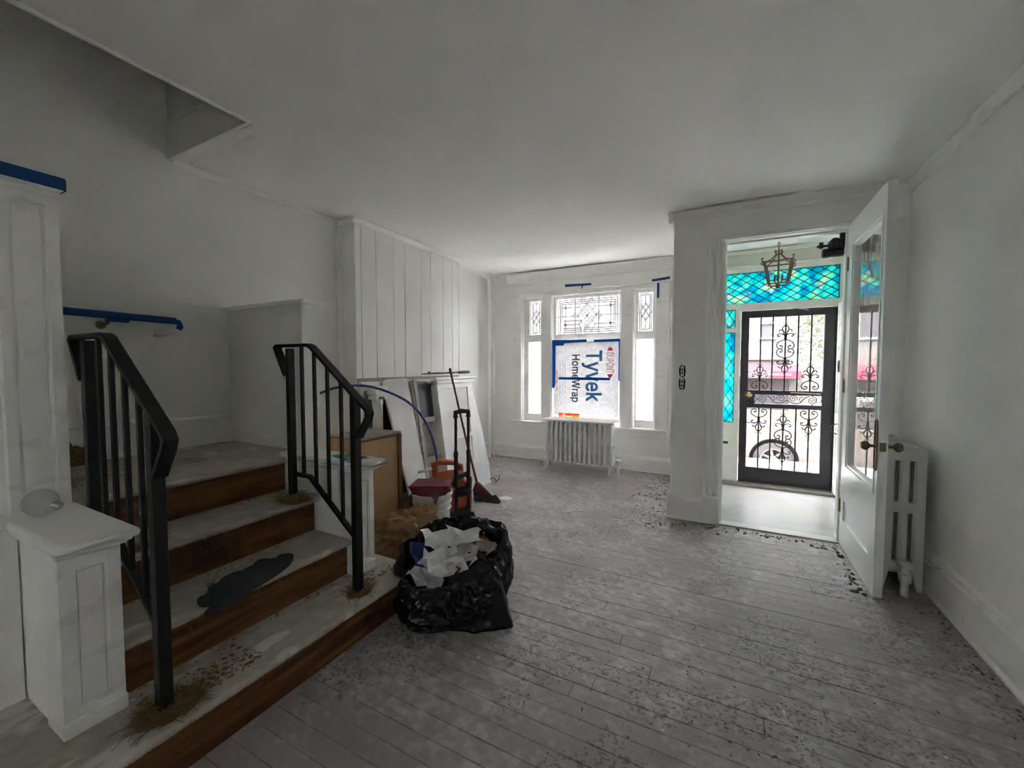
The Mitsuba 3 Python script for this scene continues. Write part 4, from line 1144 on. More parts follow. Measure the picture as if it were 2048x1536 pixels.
def fuzz(name, c, rx, ry, rz, label, seed, n=260, strand=0.03):
    """A scrap of torn carpet backing: a lumpy pad with loose strands."""
    r_ = np.random.RandomState(seed)
    b = trimesh.creation.icosphere(4)
    v = b.vertices * (rx, ry, rz)
    v = v * (1 + 0.8 * (meshkit.fbm(b.vertices * 3.1 + seed, 3, seed) - 0.5))[:, None]
    v[:, 2] = np.maximum(v[:, 2], 0)
    o = [trimesh.Trimesh(v + c, b.faces, process=False)]
    for _ in range(n):
        a, q = r_.uniform(0, 2 * math.pi), math.sqrt(r_.uniform(0, 1))
        p0 = np.array(c) + [rx * 1.1 * q * math.cos(a), ry * 1.1 * q * math.sin(a), rz * (1 - q) * 0.8 + 0.003]
        d_ = r_.normal(size=3) * strand
        d_[2] = abs(d_[2]) * 0.4
        o.append(tube([p0, p0 + d_ * 0.6 + [0, 0, 0.006], p0 + d_], 0.0012, 3, cap=False))
    return single(name, cat(*o), 'm_fuzz', label, 'carpet scrap')


fuzz('carpet_scrap', (-1.635, 0.645, 0.2), 0.062, 0.085, 0.022, 'torn carpet scrap round the foot of the near railing on the lowest step', 3, 420)
fuzz('carpet_scrap', (-1.64, 1.45, 0.2), 0.052, 0.055, 0.018, 'torn carpet scrap round the foot of the far railing on the lowest step', 4, 260)
fuzz('carpet_scrap', (-2.125, 1.44, 0.6), 0.08, 0.06, 0.04, 'torn carpet scrap round the upper foot of the far railing', 5, 280)
fuzz('carpet_scrap', (-1.90, 0.93, 0.4), 0.07, 0.016, 0.009, 'small carpet scrap on the second step left of the flattened black cap', 8, 40)
fuzz('carpet_scrap', (-3.19, 0.86, 0.80), 0.04, 0.07, 0.11, 'brown carpet scrap against the wall at the left end of the landing', 6, 160)
fuzz('carpet_scrap', (-2.12, 0.75, 0.6), 0.03, 0.08, 0.012, 'brown carpet scrap on the third step behind the near railing', 9, 60)
# tufts still stuck on the edges of the steps
tf = []
r_ = np.random.RandomState(21)
for _ in range(520):
    i = r_.randint(0, 4)
    yy = r_.uniform(YA + 0.02, YB - 0.02) if i else r_.uniform(0.3, 1.7)
    p0 = np.array([RX[i] + 0.04, yy, 0.2 * (i + 1) - 0.02])
    if r_.rand() < 0.45:
        p0 = np.array([RX[i] + 0.003, yy, 0.2 * (i + 1) - 0.035 - 0.06 * r_.rand()])
    d_ = np.array([0.006 * r_.rand(), r_.normal() * 0.012, -0.02 * r_.rand() ** 2])
    tf.append(tube([p0, p0 + d_ * 0.5 + [0.003, 0, 0], p0 + d_], 0.0011, 3, cap=False))
single('carpet_fibre', cat(*tf), 'm_fuzz', 'frayed carpet fibres stuck along the edges of the steps', 'fibre', kind='stuff')

# light bulb
lb = thing('light_bulb', 'large round clear light bulb lying on the near curb cap', 'light bulb')
bp_ = []
for a in np.linspace(-math.pi / 2, 1.08, 22):
    bp_.append((max(0.046 * math.cos(a), 0.0), 0.046 * math.sin(a)))
bp_ += [(0.018, 0.052), (0.0145, 0.064)]


def bulb_axis(m):
    m.apply_transform(trimesh.transformations.rotation_matrix(math.radians(95), (math.sin(0.35), -math.cos(0.35), 0) if False else (-math.sin(0.30), math.cos(0.30), 0)))
    m.apply_translation((-2.10, 0.487, 0.831 + 0.047))
    return m


part(lb, 'globe', bulb_axis(lathe(bp_, (0, 0, 0), 40)), 'm_bulbglass', smooth=True)
part(lb, 'screw_base', bulb_axis(lathe([(0.0135, 0.062), (0.0145, 0.066), (0.0128, 0.069), (0.0145, 0.072), (0.0128, 0.075), (0.0145, 0.078), (0.0128, 0.081), (0.008, 0.087), (0, 0.09)], (0, 0, 0), 24)), 'm_steel', smooth=40)
part(lb, 'filament_stem', bulb_axis(cat(lathe([(0, 0.06), (0.006, 0.06), (0.004, 0.02), (0, 0.012)], (0, 0, 0), 12), tube([(0.0, 0.004, 0.018), (0.012, 0, -0.004), (-0.012, 0, -0.004), (0, -0.004, 0.018)], 0.0006, 4))), 'm_paper')

# flattened black cap on the second step
fc = thing('knit_cap', 'flattened dark grey knit cap lying on the second step', 'cap')


def capmesh(cx, cy, z, rx, ry, rz, ang, seed):
    b = trimesh.creation.icosphere(5)
    v = np.array(b.vertices)
    sh = 1 + 0.12 * (meshkit.fbm(v * 2.0 + seed, 2, seed) - 0.5)
    h = np.maximum(v[:, 2], -0.15)
    q = np.stack([v[:, 0] * rx * sh, v[:, 1] * ry * sh, h * rz * (0.8 + 0.9 * meshkit.fbm(v * (2.2, 5, 1) + seed, 3, seed + 2))], -1)
    q[:, 2] += 0.008 * np.sin(q[:, 1] * 60 + 6 * meshkit.noise(q * 12, 3)) * (v[:, 2] > 0)
    c_, s_ = math.cos(ang), math.sin(ang)
    return trimesh.Trimesh(np.stack([cx + c_ * q[:, 0] - s_ * q[:, 1], cy + s_ * q[:, 0] + c_ * q[:, 1], z + q[:, 2]], -1), b.faces, process=False)


part(fc, 'crown', capmesh(-1.865, 1.045, 0.406, 0.092, 0.225, 0.028, 0.20, 3), 'm_cap', smooth=True)
part(fc, 'brim', capmesh(-1.80, 0.985, 0.404, 0.045, 0.19, 0.017, 0.33, 8), 'm_cap', smooth=True)

# leaflet on the far curb
lf = trimesh.Trimesh(np.array([[-2.02, 1.60, 0.833], [-1.80, 1.535, 0.833], [-1.755, 1.655, 0.836], [-1.975, 1.70, 0.834]]), [[0, 1, 2], [0, 2, 3]], process=False)
lfm = cat(lf, trimesh.Trimesh(lf.vertices + [0, 0, 0.0015], lf.faces, process=False))
single('leaflet', lfm, 'm_flyer', 'green and black glossy leaflet on the far curb cap', 'leaflet')

# ------------------------------------------------------------------ wooden box and what leans beside it
wb = thing('wooden_box', 'tan wooden cabinet box with a weathered grey top standing behind the far curb', 'cabinet')
part(wb, 'body', bx(-2.565, -2.245, 2.01, 2.40, 0.0, 0.832, 0.003), 'm_boxwood')
part(wb, 'top', bx(-2.57, -2.232, 2.004, 2.408, 0.832, 0.845, 0.002), 'm_greytop', label='weathered grey top')
part(wb, 'edge_frame', cat(bx(-2.25, -2.228, 2.375, 2.41, 0.0, 0.83, 0.003), bx(-2.25, -2.236, 2.005, 2.40, 0.815, 0.832, 0.002)), 'm_boxedge', label='dark brown edge strip')


def lean(y, s, off, xb, xt, zt):
    """A point of a leaning plane: y along the wall, s metres up the slope, off metres out from it."""
    d_ = np.array([xt - xb, 0, zt])
    L_ = np.linalg.norm(d_)
    d_ /= L_
    n_ = np.array([d_[2], 0, -d_[0]])
    return np.array([xb, 0, 0]) + d_ * s + n_ * off + np.array([0, y, 0])


def lean_mesh(m, xb, xt, zt):
    """A mesh modelled as (out, y, up) set on the leaning plane."""
    v = np.array(m.vertices)
    d_ = np.array([xt - xb, 0, zt])
    d_ /= np.linalg.norm(d_)
    n_ = np.array([d_[2], 0, -d_[0]])
    return trimesh.Trimesh(np.array([xb, 0, 0]) + v[:, 2:3] * d_ + v[:, 0:1] * n_ + v[:, 1:2] * [0, 1, 0], m.faces, process=False)


tb = Polygon([(2.86, 0.0), (3.115, 0.0), (3.30, 1.31), (3.04, 1.31), (2.98, 1.30), (2.945, 1.275), (2.935, 1.24)])
single('table_leaf', lean_mesh(extr(tb, 'yz', -0.022, 0.0), -2.50, -2.975, 1.225), 'm_boardwhite', 'stained pale table leaf with rounded corners leaning on the mantel', 'board')
oc = thing('open_cabinet', 'open backed grey cabinet leaning between the table leaf and the perforated cover', 'cabinet')
CB = (-2.50, -2.94, 1.22)
skew = 0.16


def sk(p_):
    return [(a + skew * b * 0.98, b) for a, b in p_]


part(oc, 'stile', lean_mesh(extr(Polygon(sk([(3.085, 0.0), (3.13, 0.0), (3.20, 1.29), (3.155, 1.29)])), 'yz', -0.02, 0.0), *CB), 'm_greywood')
part(oc, 'stile', lean_mesh(extr(Polygon(sk([(3.06, 0.0), (3.085, 0.0), (3.155, 1.28), (3.13, 1.28)])), 'yz', -0.09, -0.012), *CB), 'm_greywood')
for z0, z1 in ((0.40, 0.455), (0.81, 0.862)):
    part(oc, 'rail', lean_mesh(extr(Polygon(sk([(3.13 + 0.055 * z0, z0), (3.47 + 0.03 * z0, z0), (3.47 + 0.03 * z1, z1), (3.13 + 0.055 * z1, z1)])), 'yz', -0.03, -0.006), *CB), 'm_greywood')
part(oc, 'back', lean_mesh(extr(Polygon(sk([(3.08, 0.0), (3.50, 0.0), (3.52, 1.29), (3.13, 1.29)])), 'yz', -0.105, -0.095), *CB), 'm_greywood', label='grey sheet inside the cabinet')
part(oc, 'duct_panel', lean_mesh(extr(Polygon(sk([(3.2, 0.87), (3.44, 0.87), (3.49, 0.95), (3.49, 1.26), (3.2, 1.28)])), 'yz', -0.06, -0.05), *CB), 'm_darkmetal')
rc = thing('radiator_cover', 'white radiator cover with perforated metal panels leaning near the chimney breast', 'radiator cover')
RCB = (-2.44, -2.895, 1.21)


def yl(s):  # left and right edges of the cover's face, as metres up the slope
    return 3.335 + 0.27 * s, 3.885 + 0.405 * s


def rq(s0, s1, f0, f1):
    a0, b0 = yl(s0)
    a1, b1 = yl(s1)
    return [(a0 + (b0 - a0) * f0, s0), (a0 + (b0 - a0) * f1, s0), (a1 + (b1 - a1) * f1, s1), (a1 + (b1 - a1) * f0, s1)]


face = Polygon(rq(0.0, 1.225, 0, 1)).difference(unary_union([Polygon(rq(0.10, 0.575, 0.15, 0.85)), Polygon(rq(0.62, 1.165, 0.13, 0.84))]))
part(rc, 'face', lean_mesh(extr(face, 'yz', -0.02, 0.0), *RCB), 'm_coverwhite')
part(rc, 'side', lean_mesh(extr(Polygon(rq(0.0, 1.225, 0.0, 0.03)), 'yz', -0.2, -0.02), *RCB), 'm_coverwhite')
part(rc, 'side', lean_mesh(extr(Polygon(rq(0.0, 1.225, 0.97, 1.0)), 'yz', -0.2, -0.02), *RCB), 'm_coverwhite')
a1, b1 = yl(1.25)
part(rc, 'top_shelf', lean_mesh(cat(extr(Polygon([(a1 - 0.05, 1.262), (b1 + 0.045, 1.262), (b1 + 0.045, 1.285), (a1 - 0.05, 1.285)]), 'yz', -0.22, 0.05), extr(Polygon([(a1 - 0.02, 1.222), (b1 + 0.02, 1.222), (b1 + 0.035, 1.264), (a1 - 0.035, 1.264)]), 'yz', -0.03, 0.025)), *RCB), 'm_coverwhite')
for (s0, s1, f0, f1) in ((0.10, 0.575, 0.15, 0.85), (0.62, 1.165, 0.13, 0.84)):
    q = Polygon(rq(s0 - 0.005, s1 + 0.005, f0 - 0.01, f1 + 0.01))
    bars = []
    stp = 0.0165
    for i in range(-120, 260):
        c0 = 3.0 + i * stp
        bars.append(LineString([(c0, s0 - 0.1), (c0 + (s1 - s0 + 0.2) * 0.75, s1 + 0.1)]).intersection(q))
        bars.append(LineString([(c0, s0 - 0.1), (c0 - (s1 - s0 + 0.2) * 0.75, s1 + 0.1)]).intersection(q))
    ms = []
    for l in bars:
        if l.is_empty or l.geom_type != 'LineString' or l.length < 0.004:
            continue
        (p0, p1) = np.array(l.coords)[[0, -1]]
        d_ = (p1 - p0) / np.linalg.norm(p1 - p0)
        n_ = np.array([-d_[1], d_[0]]) * 0.0036
        P4 = [p0 - n_, p1 - n_, p1 + n_, p0 + n_]
        ms.append(trimesh.Trimesh([(-0.012, a_, b_) for a_, b_ in P4], [[0, 1, 2], [0, 2, 3]], process=False))
    part(rc, 'perforated_panel', lean_mesh(cat(*ms), *RCB), 'm_coverwhite', kind='stuff', label='perforated metal panel')
part(rc, 'inside', lean_mesh(extr(Polygon(rq(0.05, 1.2, 0.05, 0.95)), 'yz', -0.19, -0.18), *RCB), 'm_coverwhite')
single('white_panel', lean_mesh(extr(Polygon([(3.79, 0.0), (4.075, 0.0), (4.20, 0.25), (4.44, 1.02), (4.46, 1.22), (4.2, 1.22)]), 'yz', -0.012, 0.0), -2.41, -2.985, 1.16), 'm_sheetwhite', 'thin white panel leaning behind the perforated cover with a broken lower corner', 'panel')
single('scrap_wire', cat(tube([(-2.37, 3.98, 0.06), (-2.36, 4.02, 0.075), (-2.35, 4.06, 0.05), (-2.345, 4.07, 0.012)], 0.004, 6), tube([(-2.34, 4.05, 0.006), (-2.32, 4.10, 0.05), (-2.335, 4.13, 0.085)], 0.004, 6)), 'm_black', 'bent black wire scraps at the foot of the white panel', 'wire')

# black bar lying on the cover
bar = thing('pry_bar', 'long black bar with a thick grip lying on top of the perforated cover', 'bar')
bz = 1.262
part(bar, 'shaft', cat(tube([(-2.90, 3.44, bz), (-2.90, 3.60, bz + 0.004), (-2.90, 4.14, bz + 0.008)], [0.004, 0.009, 0.010], 10), trimesh.creation.icosphere(2, 0.013).apply_translation((-2.90, 3.57, bz + 0.016))), 'm_black', smooth=40)
part(bar, 'grip', tube([(-2.90, 4.13, bz + 0.008), (-2.90, 4.15, bz + 0.009), (-2.90, 4.34, bz + 0.011), (-2.90, 4.362, bz + 0.011)], [0.013, 0.017, 0.017, 0.010], 12), 'm_black', smooth=40)
part(bar, 'band', tube([(-2.90, 4.145, bz + 0.009), (-2.90, 4.155, bz + 0.009)], 0.0185, 12), 'm_boxedge')

# blue pipe
pts = np.array([[-2.958, 2.25, 1.123], [-2.89, 2.341, 1.166], [-2.821, 2.435, 1.18], [-2.725, 2.563, 1.172], [-2.6, 2.731, 1.093], [-2.496, 2.871, 0.97], [-2.421, 2.972, 0.771], [-2.383, 3.023, 0.547], [-2.384, 3.022, 0.36], [-2.413, 2.983, 0.179], [-2.45, 2.93, 0.012]])
from scipy.interpolate import CubicSpline
cs = CubicSpline(np.arange(len(pts)), pts)
single('blue_pipe', tube(cs(np.linspace(0, len(pts) - 1, 90)), 0.0105, 10), 'm_bluepipe', 'long blue plastic pipe bent in an arc over the wooden box', 'pipe', smooth=40)

# broom
br = thing('broom', 'broom with a dark red handle and black bristles leaning on the perforated cover', 'broom')
part(br, 'handle', tube([(-2.78, 3.80, 1.285), (-2.40, 3.60, 0.438), (-2.235, 3.52, 0.10)], 0.0115, 12), 'm_maroon', smooth=40)
part(br, 'handle_tip', tube([(-2.795, 3.808, 1.318), (-2.772, 3.796, 1.267)], 0.014, 12), 'm_black', smooth=40)
hd = trimesh.convex.convex_hull(np.array([(-2.26, 3.50, 0.16), (-2.23, 3.53, 0.16), (-2.27, 3.46, 0.09), (-2.06, 3.50, 0.055), (-2.24, 3.54, 0.09), (-2.05, 3.55, 0.05), (-2.20, 3.48, 0.06)]))
part(br, 'head', hd, 'm_maroon')
bs = []
for _ in range(420):
    a, b_ = R.random(), R.random()
    p0 = np.array([-2.26 + 0.21 * a, 3.46 + 0.04 * a + 0.06 * b_, 0.085 - 0.035 * a])
    bs.append(tube([p0, p0 + [0.035 + 0.06 * a + R.uniform(-0.008, 0.008), -0.05 + R.uniform(-0.01, 0.01), -p0[2] + 0.003]], 0.0022, 3, cap=False))
part(br, 'bristles', cat(*bs), 'm_black', kind='stuff', label='black bristles')

# ------------------------------------------------------------------ hand cart, blower, bucket, dustpan
hc = thing('hand_cart', 'black folding hand cart with a telescopic handle standing behind the bag', 'hand cart')
cx, cy = -2.06, 2.86
ax_ = np.array([0.055, 0.115, 0]) / np.linalg.norm([0.055, 0.115])
A0, B0 = np.array([-2.035, 2.85, 0.0]), np.array([-1.985, 2.965, 0.0])
for q in (A0, B0):
    part(hc, 'post', cat(rod(q + [0, 0, 0.04], q + [0, 0, 0.60], 0.017, 12), rod(q + [0, 0, 0.58], q + [0, 0, 0.62], 0.019, 12), rod(q + [0, 0, 0.6], q + [0, 0, 0.93], 0.012, 12)), 'm_black', smooth=40)
hb = (A0 + B0) / 2
part(hc, 'grip', cat(tube([A0 + [0, 0, 0.91], A0 + [0, 0, 0.955], (A0 + B0) / 2 + [0, 0, 0.965], B0 + [0, 0, 0.955], B0 + [0, 0, 0.91]], [0.022, 0.021, 0.02, 0.021, 0.022], 12)), 'm_black', smooth=40)
nrm = np.array([ax_[1], -ax_[0], 0])
part(hc, 'crossbar', flatbar([A0 + [0, 0, 0.30], B0 + [0, 0, 0.30]], 0.03, 0.03, (0, 0, 1)), 'm_black')
part(hc, 'crossbar', flatbar([A0 + [0, 0, 0.09], B0 + [0, 0, 0.09]], 0.06, 0.03, (0, 0, 1)), 'm_black')
part(hc, 'foot_plate', trimesh.convex.convex_hull(np.array([A0 + nrm * 0.01, B0 + nrm * 0.01, A0 + nrm * -0.24, B0 + nrm * -0.24, A0 + nrm * 0.01 + [0, 0, 0.018], B0 + nrm * 0.01 + [0, 0, 0.018], A0 + nrm * -0.24 + [0, 0, 0.012], B0 + nrm * -0.24 + [0, 0, 0.012]]) + [0, 0, 0.03]), 'm_black')
for q, s in ((A0, -1), (B0, 1)):
    w = lathe([(0, -0.014), (0.034, -0.014), (0.038, -0.008), (0.038, 0.008), (0.034, 0.014), (0, 0.014)], (0, 0, 0), 24, 'x')
    w.apply_transform(trimesh.transformations.rotation_matrix(math.atan2(ax_[1], ax_[0]), (0, 0, 1)))
    w.apply_translation(q + ax_ * s * 0.024 + nrm * 0.012 + [0, 0, 0.0385])
    part(hc, 'wheel', w, 'm_rubber', smooth=40)
cd = []
ang = np.linspace(0, 5 * 2 * math.pi, 200)
c0 = (A0 + B0) / 2 - nrm * 0.05
loops = np.stack([c0[0] + (ax_[0] * np.cos(ang) * 0.105 + nrm[0] * np.sin(ang) * 0.085), c0[1] + (ax_[1] * np.cos(ang) * 0.105 + nrm[1] * np.sin(ang) * 0.085), 0.235 + 0.06 * ang / ang[-1] + 0.012 * np.sin(ang * 0.37 + 1)], -1)
single('power_cord', tube(loops, 0.0075, 7), 'm_rubber', 'black power cord coiled round the hand cart', 'cord', smooth=40)

bl = thing('leaf_blower', 'orange and black leaf blower leaning behind the hand cart', 'leaf blower')


def hullpts(p_, ref=2, amp=0.0, seed=0):
    m = trimesh.convex.convex_hull(np.asarray(p_, float))
    for _ in range(ref):
        m = m.subdivide()
    m = trimesh.smoothing.filter_taubin(m, iterations=12)
    return jig(m, amp, 14, seed) if amp else m


def along(P, a, b, c):  # point from the cart: a along its width, b behind it, c up
    return P + ax_ * a - nrm * b + np.array([0, 0, c])


C0 = (A0 + B0) / 2
part(bl, 'motor_housing', hullpts([along(C0, a, b, c) for a in (-0.05, 0.10) for b, c in ((0.02, 0.06), (0.14, 0.05), (0.02, 0.33), (0.15, 0.35), (0.0, 0.2))], 3), 'm_orange', smooth=40)
part(bl, 'fan_housing', hullpts([along(C0, a, b, c) for a, b, c in ((-0.34, 0.02, 0.28), (-0.34, 0.14, 0.30), (-0.14, -0.02, 0.30), (-0.06, 0.12, 0.44), (0.06, 0.10, 0.43), (0.04, 0.0, 0.32), (-0.06, 0.0, 0.22), (-0.36, 0.08, 0.36), (-0.20, 0.1, 0.44))], 3), 'm_orange', smooth=40)
part(bl, 'intake', hullpts([along(C0, a, b, c) for a, b, c in ((-0.50, -0.03, 0.16), (-0.36, -0.07, 0.14), (-0.50, 0.1, 0.18), (-0.46, 0.0, 0.34), (-0.28, -0.07, 0.30), (-0.38, 0.08, 0.40), (-0.22, -0.05, 0.20))], 3), 'm_black', smooth=40)
part(bl, 'handle', tube([along(C0, *q) for q in ((-0.20, 0.10, 0.38), (-0.21, 0.11, 0.50), (-0.17, 0.12, 0.525), (-0.02, 0.12, 0.50), (0.05, 0.12, 0.46), (0.06, 0.12, 0.34))], [0.028, 0.028, 0.026, 0.024, 0.026, 0.026], 10), 'm_orange', smooth=40)
part(bl, 'grip_guard', tube([along(C0, *q) for q in ((-0.10, 0.02, 0.30), (-0.04, 0.01, 0.39), (0.04, 0.01, 0.41), (0.09, 0.03, 0.36), (0.10, 0.05, 0.26))], 0.022, 10), 'm_black', smooth=40)

bk = thing('bucket', 'white plastic bucket holding a dark red dustpan', 'bucket')
bc = np.array([-2.06, 2.56, 0.0])
bprof = [(0, 0.003), (0.128, 0.0), (0.132, 0.006), (0.142, 0.22), (0.150, 0.223), (0.150, 0.235), (0.144, 0.24), (0.146, 0.275), (0.155, 0.278), (0.155, 0.292), (0.149, 0.296), (0.151, 0.335), (0.160, 0.338), (0.160, 0.358), (0.155, 0.362), (0.150, 0.36), (0.148, 0.335), (0.130, 0.012), (0, 0.012)]
part(bk, 'body', lathe(bprof, bc, 48), 'm_bucket', smooth=35)
lat = np.array([0.885, 0.465, 0])
bail = [bc + lat * -0.158 + [0, 0, 0.33], bc + lat * -0.15 + [0.02, -0.03, 0.40], bc + lat * -0.125 + [0.03, -0.05, 0.47], bc + lat * -0.10 + [0.0, 0.0, 0.515]]
part(bk, 'bail', tube(bail, 0.0025, 6), 'm_steel')
part(bk, 'bail_grip', rod(bc + lat * -0.11 + [0, 0, 0.505], bc + lat * -0.01 + [0, 0.02, 0.535], 0.011, 10), 'm_paper', smooth=40)
dpn = thing('dustpan', 'dark red dustpan lying upside down across the bucket', 'dustpan')
back_ = np.array([-0.465, 0.885, 0])


def loc(a, b, c):
    return bc + lat * a + back_ * b + np.array([0, 0, c])


top_ = [loc(-0.175, -0.05, 0.405), loc(0.155, -0.10, 0.428), loc(0.15, 0.10, 0.432), loc(-0.14, 0.12, 0.425)]
bot_ = [loc(-0.13, -0.10, 0.36), loc(0.03, -0.165, 0.352), loc(0.13, -0.12, 0.365), loc(0.12, 0.08, 0.39), loc(-0.12, 0.08, 0.39)]
part(dpn, 'pan', trimesh.convex.convex_hull(np.array(top_ + bot_)), 'm_maroon')
part(dpn, 'handle', trimesh.convex.convex_hull(np.array([loc(0.035, -0.15, 0.39), loc(0.085, -0.15, 0.39), loc(0.04, -0.172, 0.38), loc(0.085, -0.168, 0.38), loc(0.05, -0.185, 0.31), loc(0.066, -0.185, 0.30), loc(0.06, -0.17, 0.30)])), 'm_maroon')
part(dpn, 'rim', tube([loc(-0.178, -0.05, 0.407), loc(0.0, -0.08, 0.420), loc(0.158, -0.10, 0.43)], 0.006, 6), 'm_red')

# crumpled brown paper bag
def crumple(c, r, seed, amp=0.5, ref=3, rot=0.0):
    b = trimesh.creation.icosphere(ref)
    v = np.array(b.vertices)
    q = meshkit.fbm(v * 2.1 + seed * 3.7, 3, seed)
    w = np.abs(meshkit.fbm(v * 3.3 + seed, 2, seed + 5) - 0.5) * 2
    v = v * (1 + amp * (q - 0.5) * 2 - 0.35 * w)[:, None] * r
    c_, s_ = math.cos(rot), math.sin(rot)
    v = np.stack([v[:, 0] * c_ - v[:, 1] * s_, v[:, 0] * s_ + v[:, 1] * c_, v[:, 2]], -1)
    return trimesh.Trimesh(v + c, b.faces, process=False)


kb = thing('paper_bag', 'crumpled brown paper bag between the wooden box and the bucket', 'paper bag')
kc = np.array([-2.02, 2.16, 0.0])
part(kb, 'body', crumple(kc + [0.0, 0.02, 0.16], (0.21, 0.19, 0.17), 12, 0.95, 4, 0.5), 'm_kraft')


def flap(pts_, amp=0.01, seed=0):
    P = np.asarray(pts_, float).reshape(3, 3, 3)

    def f(u, v):
        bu = np.stack([(1 - u) ** 2, 2 * u * (1 - u), u * u], -1)
        bv = np.stack([(1 - v) ** 2, 2 * v * (1 - v), v * v], -1)
        q = np.einsum('ni,nj,ijk->nk', bu, bv, P)
        return q + amp * (meshkit.fbm(q * 22, 3, seed) - 0.5)[:, None] * [1, 1, 2.0]
    return grid_mesh(f, 26, 26)


part(kb, 'flap', flap([kc + [-0.22, -0.06, 0.22], kc + [-0.10, -0.04, 0.30], kc + [0.0, 0.06, 0.27], kc + [-0.2, -0.1, 0.26], kc + [-0.05, -0.08, 0.36], kc + [0.12, 0.0, 0.30], kc + [-0.12, -0.16, 0.22], kc + [0.0, -0.12, 0.26], kc + [0.12, -0.08, 0.20]], 0.05, 4), 'm_kraft')
part(kb, 'flap', flap([kc + [0.0, 0.08, 0.27], kc + [0.06, 0.14, 0.36], kc + [0.16, 0.2, 0.33], kc + [0.04, 0.02, 0.29], kc + [0.12, 0.07, 0.38], kc + [0.22, 0.13, 0.30], kc + [0.06, -0.06, 0.24], kc + [0.16, -0.0, 0.26], kc + [0.26, 0.06, 0.15]], 0.05, 6), 'm_kraft')

# ------------------------------------------------------------------ black rubbish bag with paper
tbg = thing('rubbish_bag', 'open black plastic rubbish bag full of waste paper on the floor by the steps', 'bag')
BC = np.array([-1.345, 1.855])
U, V_ = np.array([0.76, 0.65]), np.array([-0.65, 0.76])


def bagpt(a, b, z):
    return np.stack([BC[0] + U[0] * a + V_[0] * b, BC[1] + U[1] * a + V_[1] * b, z], -1)


nt, ns = 260, 110
th = np.linspace(0, 2 * np.pi, nt + 1)[:-1]
s_ = np.linspace(0, 1, ns)
TH, S_ = np.meshgrid(th, s_, indexing='ij')
back = 0.5 + 0.5 * np.sin(TH)  # 1 at the back, 0 at the front
rimz = 0.318 + 0.095 * np.sin(TH) + 0.04 * np.cos(TH) + 0.018 * np.sin(3 * TH + 1)
ro = 1 + 0.07 * np.sin(2 * TH + 0.6) + 0.05 * np.sin(5 * TH)
# radius and height along the profile: floor, belly, shoulder, rim, inside
kn_s = np.array([0, 0.16, 0.24, 0.36, 0.50, 0.60, 0.66, 0.74, 0.86, 1.0])
kn_r = np.array([0, 0.88, 1.0, 1.06, 1.02, 0.95, 0.91, 0.87, 0.80, 0.0])
kn_h = np.array([0, 0.0, 0.10, 0.42, 0.78, 0.97, 1.0, 0.93, 0.62, 0.48])
rr = np.interp(S_, kn_s, kn_r) * ro
hh = np.interp(S_, kn_s, kn_h)
px_ = 0.30 * rr * np.cos(TH)
py_ = 0.275 * rr * np.sin(TH) + 0.02 * hh
pz_ = hh * rimz + 0.004
P = np.stack([px_, py_, pz_], -1)
fold = meshkit.fbm(np.stack([np.cos(TH) * 4, np.sin(TH) * 4, hh * 2.2], -1), 4, 9)
ridg = 1 - np.abs(2 * meshkit.fbm(np.stack([np.cos(TH) * 5 + hh, np.sin(TH) * 5, hh * 3.5 + TH * 0.3], -1), 3, 14) - 1) * 2
d_ = (fold - 0.5) * 0.055 + (ridg - 0.5) * 0.034
env = np.clip(S_ * 6, 0, 1) * np.clip((1 - S_) * 5, 0, 1) * np.clip(hh * 5, 0.1, 1)
rad = np.stack([np.cos(TH), np.sin(TH), np.zeros_like(TH)], -1)
P = P + rad * (d_ * env)[..., None]
P[..., 2] += env * (fold - 0.5) * 0.03
P[..., 2] = np.maximum(P[..., 2], 0.002)
W3 = bagpt(P[..., 0].ravel(), P[..., 1].ravel(), P[..., 2].ravel())
W3[:, 0] = np.where(W3[:, 2] < 0.21, np.maximum(W3[:, 0], -1.532), W3[:, 0])
ii, jj = np.meshgrid(np.arange(nt), np.arange(ns - 1), indexing='ij')
A_ = (ii * ns + jj).ravel()
B_ = (((ii + 1) % nt) * ns + jj).ravel()
bagm = trimesh.Trimesh(W3, np.vstack([np.stack([A_, B_, B_ + 1], 1), np.stack([A_, B_ + 1, A_ + 1], 1)]), process=False)
part(tbg, 'body', bagm, 'm_bag', smooth=True)


def baglump(p_, seed, amp=0.02):
    m = trimesh.convex.convex_hull(np.asarray(p_, float))
    for _ in range(4):
        m = m.subdivide()
    m = trimesh.smoothing.filter_taubin(m, iterations=6)
    v = np.array(m.vertices)
    n = m.vertex_normals
    q = (meshkit.fbm(v * 9 + seed, 4, seed) - 0.5) * 2 * amp + (np.abs(meshkit.fbm(v * 14 + seed, 3, seed + 3) - 0.5) * -1.4 + 0.15) * amp
    v = v + n * q[:, None]
    v[:, 2] = np.maximum(v[:, 2], 0.002)
    return trimesh.Trimesh(v, m.faces, process=False)


